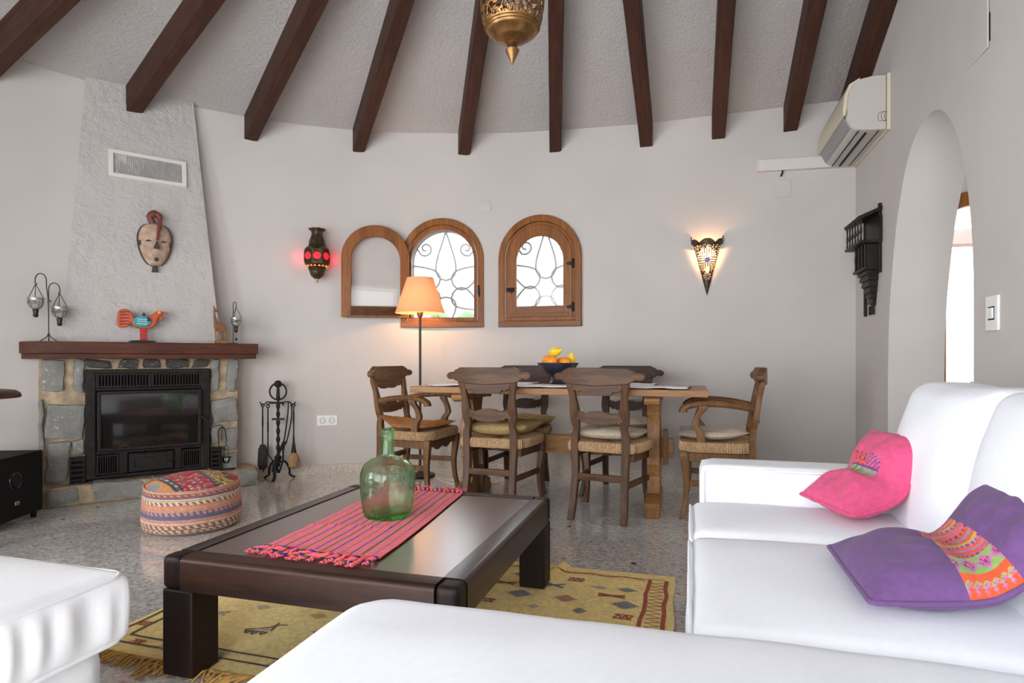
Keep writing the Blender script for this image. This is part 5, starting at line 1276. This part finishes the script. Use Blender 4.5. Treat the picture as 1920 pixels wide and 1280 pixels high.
# striped runner
rv = lambda u, v: (-1.292 + .40 * u - .055 * v + .012 * sin(v * 3 + u), 1.632 + .895 * v - .010 * u + .006 * sin(u * 7) * (1 - v))
run = thing('table_runner', 'coral pink striped runner with tasselled ends on the coffee table', 'runner', (0, 0, CZ))
M['coral'] = cloth('coral_pink_cotton', (.86, .14, .165), 500, .12, .9, .3); M['stripe_blue'] = cloth('royal_blue_yarn', (.045, .03, .36), 500, .2); M['stripe_green'] = cloth('dark_olive_yarn', (.075, .095, .045), 500, .2)
NU = 120; stripes = [(.055, 'b', .006), (.15, 'g', .010), (.245, 'b', .009), (.335, 'g', .006), (.425, 'b', .010), (.50, 'g', .006), (.575, 'b', .010), (.66, 'g', .005), (.745, 'b', .008), (.83, 'g', .010), (.92, 'b', .007)]
def rmat(u, v):
    for c, k, w in stripes:
        if abs(u - c) < w: return 1 if k == 'b' else 2
    return 0
def rz(u, v): return .0028 + .0016 * noise.noise(Vector((u * 5, v * 9, 0))) + .004 * math.exp(-((v - .28 - .1 * u) / .012) ** 2) * (1 if u < .75 else .3)
b = B(); b.grid(NU, 60, lambda u, v: (*rv(u, v), rz(u, v)), rmat); obj('runner_cloth', b, [M['coral'], M['stripe_blue'], M['stripe_green']], run, smooth=60, fix=False, solid=.0015)
rn = random.Random(21)
for end in (0, 1):
    for k in range(19):
        u = (k + .5) / 19; x, y = rv(u, end); dr = -1 if end == 0 else 1
        L = rn.uniform(.05, .085); dx = rn.uniform(-.05, .03); b = B()
        path = bez([(x, y, .004), (x + dx * .3 + rn.uniform(-.01, .01), y + dr * L * .35, .008), (x + dx * .8 + rn.uniform(-.012, .012), y + dr * L * .7, .006), (x + dx, y + dr * L, .005)], 5)
        for s_ in range(3):
            ph = s_ * 2 * pi / 3; tw = [p + Vector((.0035 * cos(ph + i * .8), 0, .0035 * sin(ph + i * .8) + .001)) for i, p in enumerate(path)]
            b.cur = 0 if s_ < 2 else (1 if k % 3 == 0 else 2 if k % 3 == 1 else 0); b.tube(tw, .0032, 5)
        e = path[-1]; b.cur = 0
        for s_ in range(4): b.tube([e, e + Vector((rn.uniform(-.012, .006), dr * rn.uniform(.004, .016), rn.uniform(-.001, .004)))], .0022, 4)
        obj('tassel', b, [M['coral'], M['stripe_blue'], M['stripe_green']], run, smooth=60)

# green demijohn
def bottle_glass():
    m = bpy.data.materials.new('green_bottle_glass'); m.use_nodes = True; nt = m.node_tree; nt.nodes.clear(); out = nd(nt, 'ShaderNodeOutputMaterial')
    g = nd(nt, 'ShaderNodeBsdfGlass', Color=(.97, 1, .97, 1), Roughness=0.0, IOR=1.45); t = nd(nt, 'ShaderNodeBsdfTransparent', Color=(.92, .98, .92, 1)); mx = nd(nt, 'ShaderNodeMixShader'); mx.inputs[0].default_value = .45
    ab = nd(nt, 'ShaderNodeVolumeAbsorption', Color=(.25, .85, .32, 1), Density=38.0)
    nt.links.new(g.outputs[0], mx.inputs[1]); nt.links.new(t.outputs[0], mx.inputs[2]); nt.links.new(mx.outputs[0], out.inputs[0]); nt.links.new(ab.outputs[0], out.inputs[1])
    v = coords(nt); n = nd(nt, 'ShaderNodeTexVoronoi', Scale=34.0, feature='SMOOTH_F1'); nt.links.new(v, n.inputs['Vector']); bp = nd(nt, 'ShaderNodeBump', Strength=.35, Distance=.005); nt.links.new(n.outputs['Distance'], bp.inputs['Height']); nt.links.new(bp.outputs['Normal'], g.inputs['Normal'])
    return m
bt = thing('demijohn', 'round green glass demijohn bottle standing on the striped runner', 'bottle', (-1.088, 2.068, CZ + .0055))
o_ = [(0, .012), (.040, .008), (.070, .002), (.080, .0), (.087, .006), (.094, .03), (.100, .08), (.103, .13), (.1025, .155), (.098, .178), (.086, .198), (.066, .213), (.042, .222), (.028, .228), (.0255, .236), (.024, .27), (.0225, .30), (.0230, .302), (.0255, .304), (.026, .318), (.025, .326), (.021, .328)]
i_ = [(.0165, .325), (.0160, .30), (.0165, .27), (.0175, .238), (.021, .230), (.040, .2175), (.064, .208), (.083, .193), (.0945, .175), (.099, .154), (.0995, .13), (.0965, .08), (.090, .034), (.080, .016), (.060, .018), (.03, .026), (0, .030)]
b = B(); b.lathe(o_ + i_, 56, rfun=lambda a, z: 1 + (.006 * noise.noise(Vector((cos(a) * 4, sin(a) * 4, z * 30))) if .02 < z < .2 else 0)); obj('bottle_glass', b, bottle_glass(), bt, smooth=70)

# ------------------------------------------------------------------ kilim pouf
po = thing('pouf', 'round striped kilim pouf with patterned red top beside the fireplace', 'pouf', (-2.775, 2.885, 0), radians(52))
names = ['pf_cream', 'pf_sand', 'pf_orange', 'pf_rose', 'pf_plum', 'pf_navy', 'pf_brown', 'pf_red', 'pf_dark', 'pf_yellow', 'pf_mustard', 'pf_sky']
cols = [(.55, .43, .31), (.42, .31, .21), (.60, .26, .09), (.46, .22, .17), (.19, .10, .13), (.12, .11, .17), (.20, .095, .075), (.40, .018, .028), (.05, .04, .045), (.52, .30, .035), (.34, .20, .045), (.22, .30, .31)]
PM = [cloth('kilim_wool_' + n_[3:], c_, 420, .18, .95, .3) for n_, c_ in zip(names, cols)]; PI_ = {n_[3:]: i for i, n_ in enumerate(names)}
bands = [(.0, 'sand'), (.03, 'cream'), (.055, 'plum'), (.11, 'orange'), (.135, 'rose'), (.165, 'sand', 'brown', 46), (.215, 'cream', 'brown', 40), (.25, 'brown'), (.27, 'rose'), (.285, 'brown', 'cream', 44), (.345, 'rose'), (.365, 'cream'), (.385, 'rose'), (.41, 'rose'), (.435, 'navy'), (.50, 'rose', 'navy', 52), (.55, 'rose'), (.60, 'orange'), (.63, 'rose'), (.66, 'cream', 'brown', 48), (.72, 'cream'), (.74, 'brown'), (.755, 'cream'), (.78, 'plum'), (.83, 'brown', 'orange', 44), (.90, 'brown'), (.925, 'rose'), (.96, 'cream')]
def side_mat(u, v):
    bn = bands[0]
    for q in bands:
        if v >= q[0]: bn = q
    if len(bn) == 4:
        f = (u * bn[3] + v * 6) % 1.0
        if f < .45: return PI_[bn[2]]
    return PI_[bn[1]]
sprof = [(.232, .004), (.256, .020), (.262, .06), (.260, .12), (.256, .18), (.254, .225), (.248, .248)]
def sp(u, v):
    t = v * (len(sprof) - 1); i = min(int(t), len(sprof) - 2); f = t - i; r = sprof[i][0] + (sprof[i + 1][0] - sprof[i][0]) * f; z = sprof[i][1] + (sprof[i + 1][1] - sprof[i][1]) * f
    r *= 1 + .012 * noise.noise(Vector((cos(2 * pi * u) * 2, sin(2 * pi * u) * 2, z * 6))); z += .008 * sin(2 * pi * u + .6) * v
    return (r * cos(2 * pi * u), r * sin(2 * pi * u), z)
b = B(); b.grid(220, 96, sp, side_mat); obj('pouf_side', b, PM, po, smooth=70, fix=False)
def tp(u, v):
    e = sp(u, 1.0); k = 1 - v; return (e[0] * k, e[1] * k, e[2] + .052 * (1 - k ** 2.6) + .004 * noise.noise(Vector((e[0] * k * 9, e[1] * k * 9, 2))))
def top_mat(u, v):
    x, y, z = tp(u, v); s = x * cos(.25) + y * sin(.25); t = -x * sin(.25) + y * cos(.25)
    cell = noise.noise(Vector((int(s / .016) * .7, int(t / .012) * 1.3, 4)))
    if s < -.165: return PI_['sky'] if hypot(s + .235, t + .02) < .05 else PI_['orange']
    if s < -.125: return PI_['dark'] if int((s + .165) / .014) % 2 == 0 else (PI_['cream'] if int(t / .02) % 3 == 0 else PI_['navy'])
    if s < .03:
        if cell > .28: return PI_['plum']
        if cell < -.38: return PI_['cream']
        return PI_['red'] if cell < .16 else PI_['rose']
    if s < .055: return PI_['dark'] if s < .040 else PI_['sky'] if int(t / .015) % 2 else PI_['dark']
    if s < .145:
        if cell > .22: return PI_['dark']
        if cell < -.35: return PI_['cream']
        return PI_['yellow'] if int(t / .03) % 2 else PI_['mustard']
    if s < .165: return PI_['dark'] if int(t / .02) % 4 else PI_['yellow']
    return PI_['rose'] if cell > .33 else PI_['red']
b = B(); b.grid(200, 44, tp, top_mat); obj('pouf_top', b, PM, po, smooth=70, fix=False, label='red and yellow patterned kilim top')
b = B(); b.tube([Vector(sp(k / 120, 1.0)) * 1.0 + Vector((0, 0, .002)) for k in range(120)], .0055, 8, closed=True); obj('seam_piping', b, PM[PI_['rose']], po, smooth=60)

# ------------------------------------------------------------------ corner sofa
so_ = thing('corner_sofa', 'large white slipcovered corner sofa with chaise along the right wall', 'sofa', (0, 0, 0))
S = M['sofa']
def wr(amp, sc, seed): return lambda p, f: p + Vector((0, 0, 1)) * amp * noise.noise(p * sc + Vector((seed, 0, 0)))
def crown(x0, x1, y0, y1, z1, h, amp=.003, seed=0, R=0.0):
    def fn(p, f):
        if R:
            for cx, sx in ((x0, 1), (x1, -1)):
                for cy, sy in ((y0, 1), (y1, -1)):
                    dx, dy = cx + sx * R - p.x, cy + sy * R - p.y
                    if dx * sx > 0 and dy * sy > 0:
                        k = max(abs(dx), abs(dy)) / hypot(dx, dy); p = Vector((cx + sx * R - dx * k, cy + sy * R - dy * k, p.z))
        if f.z > .45:
            k = max(0, 1 - abs(2 * f.x - 1) ** 3.2) * max(0, 1 - abs(2 * f.y - 1) ** 3.2); p = p + Vector((0, 0, h * k * min(1, (f.z - .45) / .55)))
        return p + noise.noise_vector(p * 6 + Vector((seed, 0, 0))) * amp
    return fn
b = B(); b.rbox(.015, 1.04, 1.16, 2.36, .02, .285, .03, (14, 16, 6), wr(.004, 5, 1)); obj('seat_base', b, S, so_, smooth=70)
b = B(); b.rbox(-.665, 1.04, .33, 1.175, .02, .285, .03, (20, 12, 6), wr(.004, 5, 2)); obj('chaise_base', b, S, so_, smooth=70)
def cush(name, x0, x1, y0, y1, z0, z1, r, h, seed, n=(26, 22, 8), R=.03):
    b = B(); b.rbox(x0, x1, y0, y1, z0, z1, r, n, crown(x0, x1, y0, y1, z1, h, .004, seed, R)); c = obj(name, b, S, so_, smooth=75)
    return c
def pipe(par, pts, r=.006, closed=False): 
    b = B(); b.tube(pts, r, 8, closed); return obj('piping', b, S, par, smooth=60)
c1_ = cush('seat_cushion', .0, .74, 1.892, 2.352, .285, .446, .045, .020, 3)
pipe(c1_, [(.006, y, .439 - .02 * max(0, (abs(y - 2.122) / .23) ** 8)) for y in linsp(1.905, 2.335, 20)] , .005)
c2_ = cush('seat_cushion', -.004, .74, 1.182, 1.888, .285, .452, .045, .020, 7)
pipe(c2_, [(.002, y, .445 - .02 * max(0, (abs(y - 1.535) / .345) ** 8)) for y in linsp(1.20, 1.875, 22)], .005)
c3_ = cush('chaise_cushion', -.690, .76,   .33, 1.190, .285, .466, .050, .026, 11, (60, 40, 10), .11)
b = B(); b.rbox(.04, 1.06, 2.352, 2.555, .02, .578, .03, (20, 8, 14), wr(.003, 6, 5)); ar = obj('arm', b, S, so_, smooth=70)
pipe(ar, [(.055, 2.350, .10), (.052, 2.350, .40), (.052, 2.350, .545), (.060, 2.350, .562), (.10, 2.350, .566), (.6, 2.350, .567), (.90, 2.350, .566)], .0048)
b = B(); b.rbox(.86, 1.10, .33, 2.55, .02, .80, .06, (8, 40, 14), wr(.004, 5, 9)); obj('back_frame', b, S, so_, smooth=70)
def back_cush(y0, y1, seed):
    b = B()
    def fn(p, f):
        k = (p.z - .40) / .50; x = p.x + .115 * k ** 1.0; kk = max(0, 1 - abs(2 * f.y - 1) ** 4) * max(0, 1 - abs(2 * f.z - 1) ** 3)
        if f.x < .5: x -= .040 * kk
        return Vector((x, p.y + .0, p.z + .010 * kk)) + noise.noise_vector(p * 5 + Vector((seed, 0, 0))) * .008
    b.rbox(.635, .825, y0, y1, .425, .888, .042, (8, 26, 26), fn); c = obj('back_cushion', b, S, so_, smooth=75)
    pts = []
    for z in linsp(.46, .86, 14): pts.append((.635 + .115 * (z - .40) / .5 + .055, y1 - .010, z))
    pipe(c, [(p[0] - .028, p[1] - .004, p[2]) for p in pts], .005)
    return c
back_cush(1.835, 2.415, 2); back_cush(1.185, 1.825, 6); back_cush(.52, 1.175, 8)

# white footstool at the left edge
fo = thing('footstool', 'white slipcovered footstool seat with gathered skirt in the left foreground', 'footstool', (0, 0, 0))
def gath(p, f):
    if f.z > .45:
        k = max(0, 1 - abs(2 * f.x - 1) ** 3.2) * max(0, 1 - abs(2 * f.y - 1) ** 3.2); p = p + Vector((0, 0, .034 * k))
    if .05 < f.z < .95 and f.x > .98:
        w = sin(pi * f.z); p = p + Vector((.016 * w * noise.noise(Vector((p.y * 40, p.z * 4, 1))) + .008 * w, 0, 0))
    if .05 < f.z < .95 and f.y > .98: p = p + Vector((0, .008 * sin(pi * f.z) * noise.noise(Vector((p.x * 22, p.z * 3, 4))), 0))
    return p + noise.noise_vector(p * 5) * .004
b = B(); b.rbox(-2.35, -1.318, .30, 1.180, .282, .448, .026, (40, 60, 14), gath); fc_ = obj('stool_cushion', b, M['cream_cotton'], fo, smooth=75)
for z, ins_ in ((.442, .006), (.288, .006)):
    x0, x1, y0, y1 = -2.35 + ins_, -1.318 - ins_, .30 + ins_, 1.175 - ins_; r_ = .04; pts = []
    for cx, cy, a0 in ((x1 - r_, y1 - r_, 0), (x0 + r_, y1 - r_, pi / 2), (x0 + r_, y0 + r_, pi), (x1 - r_, y0 + r_, 1.5 * pi)):
        for t in linsp(0, pi / 2, 5): pts.append((cx + r_ * cos(a0 + t), cy + r_ * sin(a0 + t), z))
    b = B(); b.tube(pts, .0055, 8, closed=True); obj('piping', b, M['cream_cotton'], fc_, smooth=60)
b = B(); b.rbox(-2.33, -1.362, .32, 1.145, .0, .275, .028, (24, 20, 8), wr(.003, 6, 3)); obj('stool_base', b, M['cream_cotton'], fo, smooth=70)

# ------------------------------------------------------------------ scatter cushions
def scatter(name, label, mats, P0, ydir, curve, w, th, matf, seed, n=56, rz=0.0, waist=0.0):
    """curve: list of (x, z) along the cushion's height; it runs across y"""
    cv = bez([(x, 0, z) for x, z in curve], 12); Ls = [0]
    for a, c in zip(cv, cv[1:]): Ls.append(Ls[-1] + (c - a).length)
    def at(v):
        s = v * Ls[-1]
        for i in range(len(cv) - 1):
            if s <= Ls[i + 1] or i == len(cv) - 2:
                f = (s - Ls[i]) / (Ls[i + 1] - Ls[i]); p = cv[i].lerp(cv[i + 1], f); t = (cv[i + 1] - cv[i]).normalized(); return p, Vector((-t.z, 0, t.x))
    sk = ydir
    def P(sgn):
        def f(u, v):
            a, q = 2 * u - 1, 2 * v - 1; p, nn = at(v)
            e = max(0, 1 - abs(a) ** 3) * max(0, 1 - abs(q) ** 3); pinch = 1 - .06 * (1 - abs(q) ** 2) * abs(a) ** 4
            y = P0 + a * w / 2 * (1 - .05 * (1 - q * q) * abs(a)) + sk * (v - .5)
            nz = (noise.noise(Vector((u * 4 + seed, v * 4, sgn))) * .013 + noise.noise(Vector((u * 9 + seed, v * 7, sgn * 3))) * .006) * (e ** .4)
            off = (th * .5 * (e ** .55) * (1.25 if sgn > 0 else .75) + nz) * (1 - waist * math.exp(-((v - .52) / .13) ** 2) * (1 if sgn > 0 else 0))
            droop = .018 * (abs(a) ** 3) * (1 - abs(q))
            r = p + nn * (sgn * off) + Vector((0, y, -droop if sgn > 0 else -droop))
            return r
        return f
    mid = cv[len(cv) // 2]; R = Matrix.Translation((mid.x, P0, 0)) @ Matrix.Rotation(rz, 4, 'Z') @ Matrix.Translation((-mid.x, -P0, 0))
    t = thing(name, label, 'cushion', (0, 0, 0), 0, 'scatter cushions on the sofa'); t.matrix_world = R
    b = B(); b.grid(n, n, P(1), matf); b.grid(n, n, P(-1), lambda u, v: 0); obj('cover', b, mats, t, smooth=75, fix=False)
    f = P(1); pts = [f(s, 0) for s in linsp(.02, .98, 24)] + [f(1, s) for s in linsp(.02, .98, 24)] + [f(1 - s, 1) for s in linsp(.02, .98, 24)] + [f(0, 1 - s) for s in linsp(.02, .98, 24)]
    b = B(); b.tube(pts, .0055, 8, closed=True); obj('piping', b, mats[0], t, smooth=60)
    return t
M['purple'] = cloth('faded_purple_cotton', (.150, .072, .205), 420, .10, .9, .3); M['pink'] = cloth('hot_pink_cotton', (.68, .085, .21), 420, .10, .9, .3)
em = [cloth('embroidery_' + n_, c_, 600, .15, .9, .4) for n_, c_ in (('orange', (.78, .10, .035)), ('pink', (.62, .12, .24)), ('lilac', (.42, .22, .38)), ('green', (.28, .42, .12)), ('navy', (.06, .05, .20)), ('gold', (.62, .36, .08)), ('teal', (.06, .30, .28)), ('violet', (.20, .05, .24)))]
def strip_mat(u, v):
    if not .40 < v < .63: return 0
    # rows run across the strip: u from the far end (1) to the near end (0)
    uu = u + .016 * sin(v * 34); r = int(uu * 38); fz = (uu * 38) % 1; c = int(v * 120)
    h = (r * 7919 + 13) % 11
    if u < .10:
        zz = abs((v * 26) % 1 - .5) * .05; d = u - .025 - zz
        return 3 if abs(d) < .007 else 4 if abs(d - .014) < .006 else 2 if abs(d + .014) < .004 else 1
    if u < .25:
        z = abs(((v - .40) / .23 * 3) % 1 - .5) * .13; d = abs(u - .175) - z + .03
        return 4 if d > .035 else 3 if d > .015 else (8 if (c + r) % 3 == 0 else 2 if d > -.02 else 6)
    return [1, 3, 1, 2, 5 if c % 3 == 0 else 1, 1, 3, 4 if c % 4 < 2 else 2, 1, 6, 8 if c % 3 == 0 else 3][h]
scatter('scatter_cushion', 'faded purple cushion with a bright embroidered band across the middle', [M['purple']] + em, 1.525, .06,
        [(.335, .502), (.44, .512), (.54, .530), (.62, .572), (.68, .632), (.715, .685)], .37, .115, strip_mat, 3.3, 130, 0.0, .45)
def patch_mat(u, v):
    if not (.41 < v < .69 and .27 < u < .72): return 0
    r = int(u * 52); c = int(v * 70)
    if abs(v - .54) < .012: return 8
    if v < .54: return (7 if (r // 2) % 2 else 4 if r % 2 else 6) if u > .50 else (4 if r % 2 else 3)
    return (8 if (r // 2 + c // 2) % 2 == 0 and c % 4 else 1) if u > .48 else (2 if (r + c) % 3 else 8)
scatter('scatter_cushion', 'hot pink cushion with a small embroidered patch against the far sofa back', [M['pink']] + em, 2.215, .04,
        [(.40, .506), (.47, .522), (.54, .550), (.60, .60), (.65, .665), (.68, .715)], .30, .125, patch_mat, 9.1, 90, radians(19), .3)

# ------------------------------------------------------------------ subwoofer and side table at the left edge
sb = thing('subwoofer', 'black boxy subwoofer with a round port beside the fireplace', 'speaker', (-3.842, 2.806, 0), radians(-112.6) + pi)
# local x runs from the right front corner away to the left along the face; y into the box
W_, D_, H0, H1 = .42, .36, .038, .405
sb.rotation_euler = (0, 0, atan2(2.806 - 2.470, -3.842 + 3.704))
sb.location = (-3.704 - .0, 2.470, 0)
b = B(); b.box(0.0, .363, 0, D_, H0, H1); b.v = [((x if x > .1 else -.06), y, z) for x, y, z in b.v]; obj('cabinet', b, M['black'], sb, bevel=.004)
b = B(); b.lathe([(.036, .004), (.038, -.005), (.048, -.008), (.054, -.002), (.054, .004)], 32, caps=False); b.xform(Matrix.Translation((.125, 0.002, .262)) @ Matrix.Rotation(-pi / 2, 4, 'X')); 
b.v = [(x, y, z) for x, y, z in b.v]; obj('bass_port', b, pbr('glossy_black', (.012, .012, .013), .15), sb, smooth=50)
b = B(); b.lathe([(0, -.001), (.034, -.001), (.034, -.0045), (0, -.0045)], 28); b.xform(Matrix.Translation((.125, 0, .262)) @ Matrix.Rotation(pi / 2, 4, 'X') @ Matrix.Scale(-1, 4, (0, 0, 1))); b.v = [(x, -abs(y), z) for x, y, z in b.v]; obj('port_hollow', b, M['deep'], sb, smooth=0)
b = B(); b.box(.118, .152, -.003, .001, .118, .138); bd_ = obj('badge', b, pbr('pale_badge', (.42, .38, .28), .4), sb, bevel=.001)
def text(body, size, mat, parent, loc, rot, ext=.0006):
    cu = bpy.data.curves.new('lettering', 'FONT'); cu.body = body; cu.size = size; cu.extrude = ext; cu.align_x = 'CENTER'; cu.align_y = 'CENTER'; cu.materials.append(mat)
    tmp = bpy.data.objects.new('lettering_curve', cu); COL.objects.link(tmp); dg = bpy.context.evaluated_depsgraph_get(); dg.update()
    me = bpy.data.meshes.new_from_object(tmp.evaluated_get(dg)); bpy.data.objects.remove(tmp); bpy.data.curves.remove(cu)
    o = bpy.data.objects.new('lettering', me); COL.objects.link(o); o.parent = parent; o.location = loc; o.rotation_euler = rot; return o
text('JBL', .015, M['black'], bd_, (.135, -.0035, .128), (pi / 2, 0, 0))
for x, y in ((-.02, .03), (.325, .03), (-.02, D_ - .04), (.325, D_ - .04)):
    b = B(); b.lathe([(0, 0), (.014, 0), (.018, H0 + .002), (0, H0 + .002)], 16, (x, y, 0)); obj('foot', b, M['black'], sb)
sd_ = thing('side_table', 'round dark brown wooden side table top at the left edge of the picture', 'table', (-3.465, 2.116, 0))
b = B(); b.lathe([(0, .772), (.245, .772), (.250, .778), (.244, .795), (.225, .808), (.18, .814), (0, .815)], 48); obj('table_top', b, M['mantel'], sd_, smooth=50)
b = B(); b.lathe([(.0, 0), (.12, 0), (.12, .02), (.03, .05), (.025, .70), (.06, .772), (0, .772)], 24); obj('pedestal', b, M['mantel'], sd_, smooth=40)
